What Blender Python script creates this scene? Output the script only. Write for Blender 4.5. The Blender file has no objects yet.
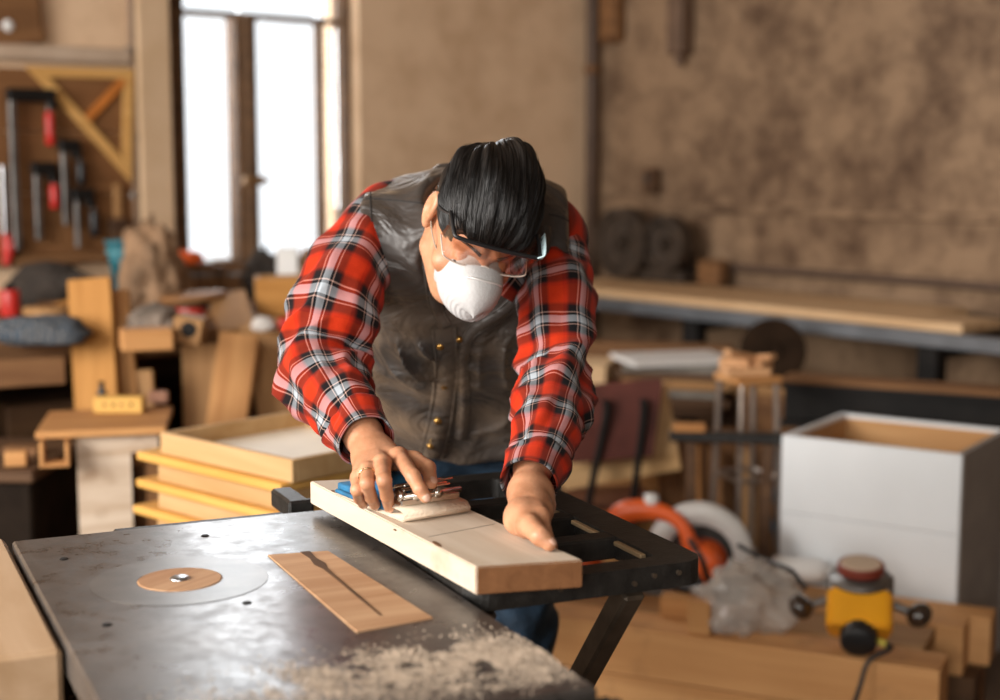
import bpy, bmesh, math, random
import numpy as np
from mathutils import Vector, Matrix, Euler, noise
from mathutils.bvhtree import BVHTree

random.seed(7)
rng = np.random.default_rng(7)
scn = bpy.context.scene
COL = scn.collection

# ------------------------------------------------------------------ camera
CAM_H, FPX, PITCH = 1.38, 1500.0, math.radians(7.41)
cam_data = bpy.data.cameras.new('camera')
cam_data.sensor_width = 36.0
cam_data.lens = 36.0 * FPX / 1000.0
cam_data.clip_start = 0.05
cam_data.dof.use_dof = True
cam_data.dof.focus_distance = 2.08
cam_data.dof.aperture_fstop = 2.3
cam = bpy.data.objects.new('camera', cam_data)
cam.location = (0, 0, CAM_H)
cam.rotation_euler = (math.pi / 2 - PITCH, 0, 0)
COL.objects.link(cam)
scn.camera = cam

def V(*a):
    return Vector(a)

def ray(px, py):
    """direction from the camera through a point of the 1000x700 photograph (unit depth along the axis)"""
    x, y = (px - 500) / FPX, (350 - py) / FPX
    c, s = math.cos(PITCH), math.sin(PITCH)
    return Vector((x, c + y * s, -s + y * c))

def G(px, py, z):
    d = ray(px, py); t = (z - CAM_H) / d.z
    return Vector((d.x * t, d.y * t, z))

def PD(px, py, D):
    d = ray(px, py); t = D / d.y
    return Vector((d.x * t, D, CAM_H + d.z * t))

# ------------------------------------------------------------------ room frame (u along the window wall, v along the right wall)
CORN = Vector((0.41, 6.75, 0.0))
UU = Vector((-0.768, -0.640, 0.0)).normalized()
VV = Vector((0.640, -0.768, 0.0)).normalized()
RU = math.atan2(-UU.y, -UU.x)      # rotation whose x axis runs to the corner along the window wall
RV = math.atan2(VV.y, VV.x)
def room(s, t, z=0.0):
    p = CORN + UU * s + VV * t
    return Vector((p.x, p.y, z))
def wall_s(px):
    """distance along the window wall seen at image column px"""
    k = (px - 500) / FPX
    return (k * CORN.y - CORN.x) / (UU.x - k * UU.y)

# ------------------------------------------------------------------ light
world = bpy.data.worlds.new('world')
scn.world = world
world.use_nodes = True
bg = world.node_tree.nodes['Background']
bg.inputs['Color'].default_value = (0.93, 0.97, 1.0, 1)
bg.inputs['Strength'].default_value = 1.5

def area_light(name, loc, target, sx, sy, power, color):
    l = bpy.data.lights.new(name, 'AREA')
    l.shape = 'RECTANGLE'; l.size = sx; l.size_y = sy
    l.energy = power; l.color = color
    o = bpy.data.objects.new(name, l)
    o.location = loc
    d = Vector(target) - Vector(loc)
    o.rotation_euler = d.to_track_quat('-Z', 'Y').to_euler()
    COL.objects.link(o)
    return o
# daylight entering through the wide window of the left wall and the window in view
LW = 6.62
area_light('daylight_side', room(LW + .02, 2.55, 1.95), room(2.6, 2.9, .9), 2.5, 1.6, 270, (1.0, .955, .90))
area_light('fill_side_near', room(LW + .02, 6.1, 1.95), room(2.0, 3.0, .5), 1.7, 1.6, 120, (1.0, .95, .89))  # added fill light, set in an unseen second opening of the left wall
sW = (wall_s(181) + wall_s(350)) / 2
area_light('daylight_window', room(sW + .12, -.35, 1.95), room(sW + .35, 2.6, .9), .7, 1.7, 50, (.93, .97, 1.0))

scn.view_settings.view_transform = 'Standard'
scn.view_settings.look = 'None'
scn.view_settings.exposure = 0.0
scn.view_settings.gamma = 1.0
scn.view_settings.use_curve_mapping = False
try:
    scn.cycles.use_denoising = True
    scn.cycles.max_bounces = 8
except Exception:
    pass

# ------------------------------------------------------------------ materials
MATS = {}
def new_mat(name):
    m = bpy.data.materials.new(name); m.use_nodes = True
    nt = m.node_tree
    return m, nt, nt.nodes['Principled BSDF'], nt.nodes.new, nt.links.new

def plain(name, col, rough=.5, metal=0.0, var=.15, scale=12, bump=.0, bscale=80, sheen=0, coat=0, trans=0, spec=.5):
    if name in MATS: return MATS[name]
    m, nt, b, N, L = new_mat(name)
    tc = N('ShaderNodeTexCoord'); nz = N('ShaderNodeTexNoise')
    nz.inputs['Scale'].default_value = scale; nz.inputs['Detail'].default_value = 4
    L(tc.outputs['Object'], nz.inputs['Vector'])
    rp = N('ShaderNodeValToRGB')
    rp.color_ramp.elements[0].position = .3; rp.color_ramp.elements[1].position = .7
    rp.color_ramp.elements[0].color = (*[c * (1 - var) for c in col], 1)
    rp.color_ramp.elements[1].color = (*[min(1, c * (1 + var)) for c in col], 1)
    L(nz.outputs['Fac'], rp.inputs['Fac']); L(rp.outputs['Color'], b.inputs['Base Color'])
    b.inputs['Roughness'].default_value = rough; b.inputs['Metallic'].default_value = metal
    b.inputs['Specular IOR Level'].default_value = spec
    if sheen: b.inputs['Sheen Weight'].default_value = sheen
    if coat: b.inputs['Coat Weight'].default_value = coat
    if trans: b.inputs['Transmission Weight'].default_value = trans
    if bump:
        n2 = N('ShaderNodeTexNoise'); n2.inputs['Scale'].default_value = bscale; n2.inputs['Detail'].default_value = 5
        L(tc.outputs['Object'], n2.inputs['Vector'])
        bp = N('ShaderNodeBump'); bp.inputs['Strength'].default_value = bump; bp.inputs['Distance'].default_value = .01
        L(n2.outputs['Fac'], bp.inputs['Height']); L(bp.outputs['Normal'], b.inputs['Normal'])
    MATS[name] = m
    return m

def wood(name, c1, c2, rough=.72, gscale=22, stretch=1.6, stain=0, stain_col=(.1, .06, .03)):
    """grain runs along the local x axis of each object"""
    if name in MATS: return MATS[name]
    m, nt, b, N, L = new_mat(name)
    tc = N('ShaderNodeTexCoord'); oi = N('ShaderNodeObjectInfo')
    mul = N('ShaderNodeMath'); mul.operation = 'MULTIPLY'; mul.inputs[1].default_value = 37.0
    L(oi.outputs['Random'], mul.inputs[0])
    add = N('ShaderNodeVectorMath'); add.operation = 'ADD'
    L(tc.outputs['Object'], add.inputs[0]); L(mul.outputs[0], add.inputs[1])
    mp = N('ShaderNodeMapping'); mp.inputs['Scale'].default_value = (stretch, gscale, gscale)
    L(add.outputs[0], mp.inputs['Vector'])
    nz = N('ShaderNodeTexNoise'); nz.inputs['Scale'].default_value = 1.0; nz.inputs['Detail'].default_value = 6
    nz.inputs['Roughness'].default_value = .62; nz.inputs['Distortion'].default_value = .6
    L(mp.outputs['Vector'], nz.inputs['Vector'])
    rp = N('ShaderNodeValToRGB')
    rp.color_ramp.elements[0].position = .32; rp.color_ramp.elements[1].position = .66
    rp.color_ramp.elements[0].color = (*c2, 1); rp.color_ramp.elements[1].color = (*c1, 1)
    L(nz.outputs['Fac'], rp.inputs['Fac'])
    out = rp.outputs['Color']
    if stain:
        n2 = N('ShaderNodeTexNoise'); n2.inputs['Scale'].default_value = 9; n2.inputs['Detail'].default_value = 5
        L(add.outputs[0], n2.inputs['Vector'])
        r2 = N('ShaderNodeValToRGB'); r2.color_ramp.elements[0].position = .58; r2.color_ramp.elements[1].position = .74
        r2.color_ramp.elements[0].color = (0, 0, 0, 1); r2.color_ramp.elements[1].color = (stain, stain, stain, 1)
        L(n2.outputs['Fac'], r2.inputs['Fac'])
        mx = N('ShaderNodeMixRGB'); mx.inputs['Color2'].default_value = (*stain_col, 1)
        L(r2.outputs['Color'], mx.inputs['Fac']); L(out, mx.inputs['Color1']); out = mx.outputs['Color']
    L(out, b.inputs['Base Color'])
    b.inputs['Roughness'].default_value = rough; b.inputs['Specular IOR Level'].default_value = .3
    bp = N('ShaderNodeBump'); bp.inputs['Strength'].default_value = .12; bp.inputs['Distance'].default_value = .004
    L(nz.outputs['Fac'], bp.inputs['Height']); L(bp.outputs['Normal'], b.inputs['Normal'])
    MATS[name] = m
    return m

def plaster(name, base, dark, blot=(.45, .72), scale=1.1):
    m, nt, b, N, L = new_mat(name)
    tc = N('ShaderNodeTexCoord')
    n1 = N('ShaderNodeTexNoise'); n1.inputs['Scale'].default_value = scale; n1.inputs['Detail'].default_value = 8; n1.inputs['Roughness'].default_value = .68
    n2 = N('ShaderNodeTexNoise'); n2.inputs['Scale'].default_value = scale * 5; n2.inputs['Detail'].default_value = 6; n2.inputs['Roughness'].default_value = .7
    L(tc.outputs['Object'], n1.inputs['Vector']); L(tc.outputs['Object'], n2.inputs['Vector'])
    mx0 = N('ShaderNodeMath'); mx0.operation = 'MULTIPLY_ADD'; mx0.inputs[1].default_value = .55
    L(n2.outputs['Fac'], mx0.inputs[0]); 
    hf = N('ShaderNodeMath'); hf.operation = 'MULTIPLY'; hf.inputs[1].default_value = .5
    L(n1.outputs['Fac'], hf.inputs[0]); L(hf.outputs[0], mx0.inputs[2])
    rp = N('ShaderNodeValToRGB')
    rp.color_ramp.elements[0].position = blot[0]; rp.color_ramp.elements[1].position = blot[1]
    rp.color_ramp.elements[0].color = (*base, 1); rp.color_ramp.elements[1].color = (*dark, 1)
    L(mx0.outputs[0], rp.inputs['Fac']); L(rp.outputs['Color'], b.inputs['Base Color'])
    b.inputs['Roughness'].default_value = .9
    bp = N('ShaderNodeBump'); bp.inputs['Strength'].default_value = .3; bp.inputs['Distance'].default_value = .02
    L(n2.outputs['Fac'], bp.inputs['Height']); L(bp.outputs['Normal'], b.inputs['Normal'])
    MATS[name] = m
    return m

PINE = wood('pine', (.62, .37, .16), (.44, .22, .075))
PALE = wood('pale_pine', (.60, .51, .41), (.50, .40, .30), stain=.7, stain_col=(.30, .17, .09))
GOLD = wood('golden_wood', (.54, .26, .07), (.38, .165, .035))
HONEY = wood('honey_wood', (.54, .28, .105), (.36, .155, .048), gscale=16)
BEAM = wood('beam_wood', (.66, .36, .15), (.49, .235, .085), gscale=12, stretch=1.0, stain=.35, stain_col=(.12, .05, .02))
TAN = wood('tan_wood', (.40, .22, .09), (.27, .135, .05))
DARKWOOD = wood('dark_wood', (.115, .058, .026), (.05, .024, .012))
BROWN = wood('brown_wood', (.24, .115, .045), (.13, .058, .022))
ENDGRAIN = wood('insert_wood', (.52, .32, .18), (.36, .185, .09), gscale=30)
WORN = wood('worn_white_wood', (.66, .54, .42), (.46, .33, .22), stain=.8, stain_col=(.25, .13, .06))
MAROON = plain('maroon_board', (.10, .028, .02), .45, var=.25)
BLACK = plain('black_metal', (.008, .0065, .0055), .6, .0, var=.4, spec=.18)
DUSTYBLACK = plain('dusty_black_metal', (.020, .018, .016), .5, .35, var=.5, scale=40, bump=.15, bscale=200)
STEEL = plain('steel', (.42, .43, .45), .32, 1.0, var=.12)
DULLSTEEL = plain('dull_steel', (.20, .19, .18), .45, .9, var=.25)
CHROME = plain('chrome', (.72, .68, .62), .24, 1.0, var=.05)
WHITEPAINT = plain('white_paint', (.74, .77, .79), .45, var=.03, scale=6)
WHITE = plain('white_plastic', (.72, .71, .69), .4, var=.04)
ORANGE = plain('orange_plastic', (.78, .12, .018), .38, var=.1)
YELLOW = plain('yellow_plastic', (.82, .36, .012), .35, var=.06)
BLACKPL = plain('black_plastic', (.012, .012, .013), .45, var=.2)
RED = plain('red_plastic', (.50, .025, .018), .4, var=.1)
GREYPL = plain('grey_plastic', (.42, .41, .39), .4, var=.15, scale=20)
DARKGREY = plain('dark_grey_cloth', (.035, .026, .02), .9, var=.3, bump=.4, bscale=30)
TEAL = plain('teal_plastic', (.03, .16, .20), .4, var=.3)
BRASS = plain('brass', (.72, .42, .12), .28, 1.0, var=.05)
FLOORM = plain('concrete_floor', (.16, .11, .075), .85, var=.35, scale=3, bump=.2)

# ------------------------------------------------------------------ mesh helpers
def obj(name, bm, mat, parent=None, smooth=False, loc=None, rot=None):
    me = bpy.data.meshes.new(name)
    bmesh.ops.recalc_face_normals(bm, faces=bm.faces[:])
    bm.to_mesh(me); bm.free()
    me.materials.append(mat)
    if smooth:
        me.polygons.foreach_set('use_smooth', [True] * len(me.polygons))
    o = bpy.data.objects.new(name, me)
    COL.objects.link(o)
    if parent is not None: o.parent = parent
    if loc is not None: o.location = loc
    if rot is not None: o.rotation_euler = rot
    return o

def tag(o, label, cat, group=None, kind=None):
    o['label'] = label; o['category'] = cat
    if group: o['group'] = group
    if kind: o['kind'] = kind
    return o

def thing(name, label, cat, loc=(0, 0, 0), rz=0.0, group=None, rot=None):
    o = bpy.data.objects.new(name, None)
    o.empty_display_size = .05
    COL.objects.link(o)
    o.location = loc
    o.rotation_euler = rot if rot is not None else (0, 0, rz)
    return tag(o, label, cat, group)

def struct(o):
    o['kind'] = 'structure'
    return o

def add_box(bm, sx, sy, sz, c=(0, 0, 0), bevel=0.0, rot=None, seg=1, taper=None):
    """box of the given full sizes centred at c"""
    r = bmesh.ops.create_cube(bm, size=1.0)
    vs = r['verts']
    for v in vs:
        v.co = Vector((v.co.x * sx, v.co.y * sy, v.co.z * sz))
        if taper and v.co.z > 0:
            v.co.x *= taper; v.co.y *= taper
    if bevel > 0:
        es = list({e for v in vs for e in v.link_edges})
        rb = bmesh.ops.bevel(bm, geom=es, offset=bevel, segments=seg, affect='EDGES', profile=.6)
        vs = list({v for f in rb['faces'] for v in f.verts} | {v for v in vs if v.is_valid})
    M = Matrix.Translation(Vector(c))
    if rot is not None:
        M = M @ (rot if isinstance(rot, Matrix) else Euler(rot).to_matrix().to_4x4())
    bmesh.ops.transform(bm, matrix=M, verts=vs)
    return vs

def add_cyl(bm, a, b, r1, r2=None, seg=20, caps=True):
    """cone / cylinder from point a to point b"""
    a, b = Vector(a), Vector(b); r2 = r1 if r2 is None else r2
    d = b - a
    M = Matrix.Translation((a + b) / 2) @ d.to_track_quat('Z', 'Y').to_matrix().to_4x4()
    return bmesh.ops.create_cone(bm, cap_ends=caps, segments=seg, radius1=r1, radius2=r2, depth=d.length, matrix=M)['verts']

def add_lathe(bm, prof, M=None, seg=28):
    """profile [(r, z)...] spun about z"""
    rings = []
    for r, z in prof:
        if r < 1e-6:
            rings.append([bm.verts.new((0, 0, z))])
        else:
            rings.append([bm.verts.new((r * math.cos(2 * math.pi * k / seg), r * math.sin(2 * math.pi * k / seg), z)) for k in range(seg)])
    for A, B in zip(rings, rings[1:]):
        for k in range(seg):
            k2 = (k + 1) % seg
            if len(A) == 1 and len(B) == 1: continue
            if len(A) == 1: bm.faces.new((A[0], B[k], B[k2]))
            elif len(B) == 1: bm.faces.new((A[k], B[0], A[k2]))
            else: bm.faces.new((A[k], B[k], B[k2], A[k2]))
    vs = [v for R in rings for v in R]
    if M is not None: bmesh.ops.transform(bm, matrix=M, verts=vs)
    return vs

def spline(pts, n):
    """Catmull-Rom through pts"""
    P = [Vector(p) for p in pts]
    P = [P[0] * 2 - P[1]] + P + [P[-1] * 2 - P[-2]]
    out = []
    m = len(P) - 3
    for i in range(n):
        t = i / (n - 1) * m
        k = min(int(t), m - 1); f = t - k
        a, b, c, d = P[k:k + 4]
        out.append(.5 * ((2 * b) + (c - a) * f + (2 * a - 5 * b + 4 * c - d) * f * f + (3 * b - a - 3 * c + d) * f ** 3))
    return out

def add_tube(bm, pts, r, seg=8, n=None, closed=False, caps=True):
    """tube along pts (splined to n samples when n is given); r a number or a function of 0..1"""
    P = spline(pts, n) if n else [Vector(p) for p in pts]
    rings = []
    T0 = (P[1] - P[0]).normalized()
    up = Vector((0, 0, 1)) if abs(T0.z) < .9 else Vector((1, 0, 0))
    nrm = (up - T0 * up.dot(T0)).normalized()
    for i, p in enumerate(P):
        T = (P[min(i + 1, len(P) - 1)] - P[max(i - 1, 0)])
        T = T.normalized() if T.length > 1e-9 else T0
        nrm = (nrm - T * nrm.dot(T)).normalized()
        bi = T.cross(nrm)
        rr = r(i / (len(P) - 1)) if callable(r) else r
        rings.append([bm.verts.new(p + (nrm * math.cos(2 * math.pi * k / seg) + bi * math.sin(2 * math.pi * k / seg)) * rr) for k in range(seg)])
    for A, B in zip(rings, rings[1:]):
        for k in range(seg):
            bm.faces.new((A[k], B[k], B[(k + 1) % seg], A[(k + 1) % seg]))
    if caps:
        bm.faces.new(rings[0][::-1]); bm.faces.new(rings[-1])
    return [v for R in rings for v in R]

def add_prism(bm, poly, z0, z1, M=None):
    """extruded polygon (x, y)"""
    lo = [bm.verts.new((x, y, z0)) for x, y in poly]
    hi = [bm.verts.new((x, y, z1)) for x, y in poly]
    n = len(poly)
    bm.faces.new(lo[::-1]); bm.faces.new(hi)
    for k in range(n):
        bm.faces.new((lo[k], lo[(k + 1) % n], hi[(k + 1) % n], hi[k]))
    if M is not None: bmesh.ops.transform(bm, matrix=M, verts=lo + hi)
    return lo + hi

def box_obj(name, mat, sx, sy, sz, loc, rz=0.0, bevel=.003, parent=None, rot=None):
    bm = bmesh.new(); add_box(bm, sx, sy, sz, bevel=bevel)
    return obj(name, bm, mat, parent, loc=loc, rot=rot if rot is not None else (0, 0, rz))

def frame_from(x, y):
    """rotation matrix with the given x direction and y roughly along the second vector"""
    X = Vector(x).normalized(); Z = X.cross(Vector(y)).normalized(); Y = Z.cross(X)
    return Matrix((X, Y, Z)).transposed()

def stick(name, mat, a, b, w, t, face=(0, -1, 0), bevel=.003, parent=None):
    """a board from a to b (centre line), width w, thickness t, broad side turned towards face"""
    a, b = Vector(a), Vector(b); X = (b - a).normalized()
    Fv = Vector(face); Zz = (Fv - X * Fv.dot(X)).normalized(); Y = Zz.cross(X)
    bm = bmesh.new(); add_box(bm, (b - a).length, w, t, bevel=bevel)
    o = obj(name, bm, mat, parent)
    o.matrix_world = Matrix.Translation((a + b) / 2) @ Matrix((X, Y, Zz)).transposed().to_4x4()
    return o
# ------------------------------------------------------------------ room
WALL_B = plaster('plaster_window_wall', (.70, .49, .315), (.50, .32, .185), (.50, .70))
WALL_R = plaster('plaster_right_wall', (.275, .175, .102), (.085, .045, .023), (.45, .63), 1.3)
CEIL = plaster('plaster_ceiling', (.20, .15, .11), (.14, .10, .07))
H_ROOM, L_ROOM = 3.5, 9.3

struct(box_obj('floor', FLOORM, LW + .4, L_ROOM + .4, .1, room(LW / 2, L_ROOM / 2, -.05), RU, 0))
struct(box_obj('ceiling', CEIL, LW + .4, L_ROOM + .4, .1, room(LW / 2, L_ROOM / 2, H_ROOM + .05), RU, 0))
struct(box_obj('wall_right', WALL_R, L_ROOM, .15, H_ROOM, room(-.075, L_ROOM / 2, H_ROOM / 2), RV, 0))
# window wall: four blocks around the opening
S0, S1 = wall_s(361), wall_s(171)          # right and left edge of the opening
ZW0, ZW1 = .94, 2.80
def wall_block(bm, s0, s1, z0, z1, t=-.12, th=.24):
    add_box(bm, s1 - s0, th, z1 - z0, c=(-(s0 + s1) / 2, 0, (z0 + z1) / 2))
bm = bmesh.new()
wall_block(bm, 0, S0, 0, H_ROOM); wall_block(bm, S1, LW, 0, H_ROOM)
wall_block(bm, S0, S1, 0, ZW0); wall_block(bm, S0, S1, ZW1, H_ROOM)
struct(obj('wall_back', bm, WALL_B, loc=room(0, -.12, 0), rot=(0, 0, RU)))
# left wall with a wide window opening and a nearer one added for the fill light; rear wall with a doorway (both behind or beside the camera)
bm = bmesh.new()
for t0, t1, z0, z1 in ((0, 1.2, 0, H_ROOM), (3.9, 5.2, 0, H_ROOM), (7.0, L_ROOM, 0, H_ROOM), (1.2, 3.9, 0, 1.1), (1.2, 3.9, 2.8, H_ROOM), (5.2, 7.0, 0, 1.1), (5.2, 7.0, 2.8, H_ROOM)):
    add_box(bm, t1 - t0, .15, z1 - z0, c=((t0 + t1) / 2, 0, (z0 + z1) / 2))
WALL_D = plaster('plaster_old_wall', (.22, .14, .085), (.12, .07, .04))
struct(obj('wall_left', bm, WALL_D, loc=room(LW + .075, 0, 0), rot=(0, 0, RV)))
bm = bmesh.new()
for s0, s1, z0, z1 in ((0, LW, 0, H_ROOM),):
    add_box(bm, s1 - s0, .15, z1 - z0, c=(-(s0 + s1) / 2, 0, (z0 + z1) / 2))
struct(obj('wall_front', bm, WALL_D, loc=room(0, L_ROOM + .075, 0), rot=(0, 0, RU)))

# the window in view: frame, thick middle post with latch, thin casement bar, transom, panes
FRAMEW = wood('window_wood', (.16, .085, .04), (.075, .04, .02))
m, nt, b_, N_, L_ = new_mat('window_glass')
tr = N_('ShaderNodeBsdfTransparent'); gl = N_('ShaderNodeBsdfGlossy'); gl.inputs['Roughness'].default_value = .03
fr = N_('ShaderNodeFresnel'); fr.inputs['IOR'].default_value = 1.45
mx = N_('ShaderNodeMixShader')
L_(fr.outputs[0], mx.inputs[0]); L_(tr.outputs[0], mx.inputs[1]); L_(gl.outputs[0], mx.inputs[2])
L_(mx.outputs[0], nt.nodes['Material Output'].inputs['Surface'])
CLEAR = m
SW = S1 - S0
def win_s(px, off=-.10):
    d = ray(px, 200); c0 = CORN + VV * off
    t = c0.to_2d().dot(VV.to_2d()) / d.to_2d().dot(VV.to_2d())
    return (Vector((d.x * t, d.y * t, 0)) - CORN).dot(UU)
win = struct(thing('window_1', 'brown wooden casement window with bright panes in the back wall', 'window', room(S0, -.10, 0), RU))
bm = bmesh.new()      # outer frame, local x from -SW to 0
jw = S1 - win_s(182)
add_box(bm, jw, .10, ZW1 - ZW0, c=(-SW + jw / 2 + .0, 0, (ZW0 + ZW1) / 2), bevel=.004)
add_box(bm, .03, .10, ZW1 - ZW0, c=(-.015, 0, (ZW0 + ZW1) / 2), bevel=.004)
add_box(bm, SW, .10, .05, c=(-SW / 2, 0, ZW1 - .025), bevel=.004)
add_box(bm, SW, .12, .05, c=(-SW / 2, 0, ZW0 + .025), bevel=.004)
obj('window_frame', bm, FRAMEW, win)
xp = -(win_s(244) - S0); xq = -(win_s(321) - S0)
bm = bmesh.new(); ZTR = PD(250, 13, 5.6).z
add_box(bm, .088, .09, ZTR - ZW0 - .03, c=(xp, .0, (ZW0 + ZTR) / 2 + .02), bevel=.012, seg=2)
add_box(bm, .04, .05, ZTR - ZW0 - .03, c=(xp, -.05, (ZW0 + ZTR) / 2 + .02), bevel=.008)
mul = obj('mullion', bm, FRAMEW, win)
bm = bmesh.new(); add_box(bm, .09, .03, .035, c=(0, 0, 0), bevel=.008); add_cyl(bm, (.03, 0, 0), (.03, -.04, 0), .012)
obj('latch', bm, plain('latch_brown', (.22, .12, .05), .5, .5), mul, loc=(xp, -.075, 1.285))
bm = bmesh.new(); add_box(bm, .028, .05, ZTR - ZW0 - .03, c=(xq, 0, (ZW0 + ZTR) / 2 + .02), bevel=.006)
obj('casement_bar', bm, FRAMEW, win)
bm = bmesh.new(); add_box(bm, SW - .07, .06, .022, c=(-SW / 2, 0, PD(250, 13, 5.6).z), bevel=.005)
obj('transom', bm, FRAMEW, win)
bm = bmesh.new()
for x0, x1 in ((-SW + .04, xp), (xp, xq), (xq, -.03)):
    add_box(bm, x1 - x0 - .01, .004, ZW1 - ZW0 - .09, c=((x0 + x1) / 2, .01, (ZW0 + ZW1) / 2))
obj('window_pane', bm, CLEAR, win)
struct(box_obj('trim_1', WALL_B, SW + .04, .24, .03, room((S0 + S1) / 2, -.02, ZW0 - .012), RU, .004))

# light plaster pilaster left of the window
sA, sB = wall_s(171), wall_s(137)
struct(box_obj('trim_2', plaster('plaster_pilaster', (.62, .44, .28), (.52, .35, .20)), sB - sA, .05, H_ROOM, room((sA + sB) / 2, .025, H_ROOM / 2), RU, .01))

# conduit with clips beside the tool board; pipe in the corner
cnd = thing('wall_conduit', 'thin vertical conduit with clips beside the tool board', 'pipe', room(wall_s(134), .03, 0))
bm = bmesh.new(); add_cyl(bm, (0, 0, .6), (0, 0, H_ROOM), .012); obj('pipe', bm, plain('painted_pipe', (.26, .17, .11), .6), cnd, True)
for z in (1.24, 1.44, 1.74, 2.3):
    bm = bmesh.new(); add_box(bm, .045, .02, .022, bevel=.004); obj('clip', bm, DULLSTEEL, cnd, loc=(0, 0, z), rot=(0, 0, RU))
pp = thing('corner_pipe', 'brown vertical pipe in the room corner behind the man', 'pipe', room(.06, .06, 0))
bm = bmesh.new(); add_cyl(bm, (0, 0, 0), (0, 0, H_ROOM), .027); obj('pipe', bm, plain('brown_pipe', (.085, .05, .032), .6), pp, True)
for z in (.7, 1.75):
    bm = bmesh.new(); add_lathe(bm, [(.024, -.02), (.034, -.015), (.034, .015), (.024, .02)]); obj('collar', bm, BROWN, pp, loc=(0, 0, z))

def right_wall_at(px, py, off=.0):
    """point on the right wall seen at a pixel"""
    d = ray(px, py); n = UU
    c0 = CORN + UU * off
    t = (c0 - Vector((0, 0, 0))).to_2d().dot(n.to_2d()) / d.to_2d().dot(n.to_2d())
    return Vector((d.x * t, d.y * t, CAM_H + d.z * t))
def back_wall_at(px, py, off=.0):
    d = ray(px, py); c0 = CORN + VV * off
    t = c0.to_2d().dot(VV.to_2d()) / d.to_2d().dot(VV.to_2d())
    return Vector((d.x * t, d.y * t, CAM_H + d.z * t))
# small boxes on the right wall
p = right_wall_at(652, 181, .025)
sw = thing('wall_switch', 'small dark switch box on the wall above the wheel machine', 'switch', p, RV)
bm = bmesh.new(); add_box(bm, .065, .05, .11, bevel=.006); obj('housing', bm, DARKWOOD, sw)
bm = bmesh.new(); add_box(bm, .02, .02, .03, c=(0, -.03, .01), bevel=.004); obj('toggle', bm, BLACKPL, sw)
p = right_wall_at(612, 12, .04)
bm = bmesh.new(); add_box(bm, .10, .07, .26, bevel=.01); add_box(bm, .08, .02, .02, c=(0, -.04, -.11), bevel=.004)
tag(obj('wall_bracket', bm, BROWN, loc=p, rot=(0, 0, RV)), 'brown wooden bracket high on the wall beside the corner pipe', 'bracket')
p = right_wall_at(680, 18, .05)
bm = bmesh.new(); add_box(bm, .085, .09, .30, bevel=.012); add_cyl(bm, (0, 0, -.15), (0, 0, -.19), .02)
tag(obj('junction_box', bm, plain('old_box', (.13, .075, .045), .7), loc=p, rot=(0, 0, RV)), 'tall dark junction box at the top edge of the right wall', 'box')
# plaster ridge that runs along the right wall
struct(box_obj('trim_3', WALL_R, L_ROOM - .2, .03, .035, right_wall_at(845, 214, .0) + VV * 1.2, RV, .01))
struct(box_obj('trim_4', plain('old_conduit', (.10, .06, .04), .7), 6.5, .03, .03, right_wall_at(845, 276, .02) + VV * .5, RV, .012))

# ------------------------------------------------------------------ table saw in front
AT = math.radians(24.6)
TA = Vector((math.cos(AT), math.sin(AT), 0)); TB = Vector((-math.sin(AT), math.cos(AT), 0))
ZS = .86
sFL = G(12, 541, ZS); sNR = G(598, 687, ZS)
rel = sNR - sFL
SWD, SLN = rel.dot(TA), -rel.dot(TB)       # width along TA, length along TB
saw = thing('table_saw', 'grey steel table saw with a wooden blade insert in the foreground', 'table saw', (*(sNR.xy), 0), AT)
# local frame: origin at the near right corner, x along TA, y along TB
def loc_saw(px, py, z=ZS):
    q = G(px, py, z) - Vector((sNR.x, sNR.y, 0))
    return q.dot(TA), q.dot(TB)
m, nt, b_, N_, L_ = new_mat('saw_top')
tc = N_('ShaderNodeTexCoord')
n1 = N_('ShaderNodeTexNoise'); n1.inputs['Scale'].default_value = 5; n1.inputs['Detail'].default_value = 8; n1.inputs['Roughness'].default_value = .7
n2 = N_('ShaderNodeTexNoise'); n2.inputs['Scale'].default_value = 26; n2.inputs['Detail'].default_value = 8; n2.inputs['Roughness'].default_value = .75
L_(tc.outputs['Object'], n1.inputs['Vector']); L_(tc.outputs['Object'], n2.inputs['Vector'])
r1 = N_('ShaderNodeValToRGB'); r1.color_ramp.elements[0].position = .32; r1.color_ramp.elements[1].position = .7
r1.color_ramp.elements[0].color = (.036, .030, .026, 1); r1.color_ramp.elements[1].color = (.115, .10, .09, 1)
L_(n1.outputs['Fac'], r1.inputs['Fac'])
r2 = N_('ShaderNodeValToRGB'); r2.color_ramp.elements[0].position = .36; r2.color_ramp.elements[1].position = .46
r2.color_ramp.elements[0].color = (.35, .33, .32, 1); r2.color_ramp.elements[1].color = (1, 1, 1, 1)
L_(n2.outputs['Fac'], r2.inputs['Fac'])
mm = N_('ShaderNodeMixRGB'); mm.blend_type = 'MULTIPLY'; mm.inputs[0].default_value = .8
L_(r1.outputs[0], mm.inputs[1]); L_(r2.outputs[0], mm.inputs[2]); L_(mm.outputs[0], b_.inputs['Base Color'])
mr = N_('ShaderNodeMapRange'); mr.inputs[1].default_value = .3; mr.inputs[2].default_value = .7; mr.inputs[3].default_value = .22; mr.inputs[4].default_value = .44
L_(n2.outputs['Fac'], mr.inputs[0]); L_(mr.outputs[0], b_.inputs['Roughness'])
b_.inputs['Metallic'].default_value = .35
bp = N_('ShaderNodeBump'); bp.inputs['Strength'].default_value = .05; bp.inputs['Distance'].default_value = .003
L_(n2.outputs['Fac'], bp.inputs['Height']); L_(bp.outputs['Normal'], b_.inputs['Normal'])
SAWTOP = m
bm = bmesh.new(); add_box(bm, SWD, SLN, .04, c=(-SWD / 2, SLN / 2, ZS - .02), bevel=.003)
top = obj('table_top', bm, SAWTOP, saw)
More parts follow.
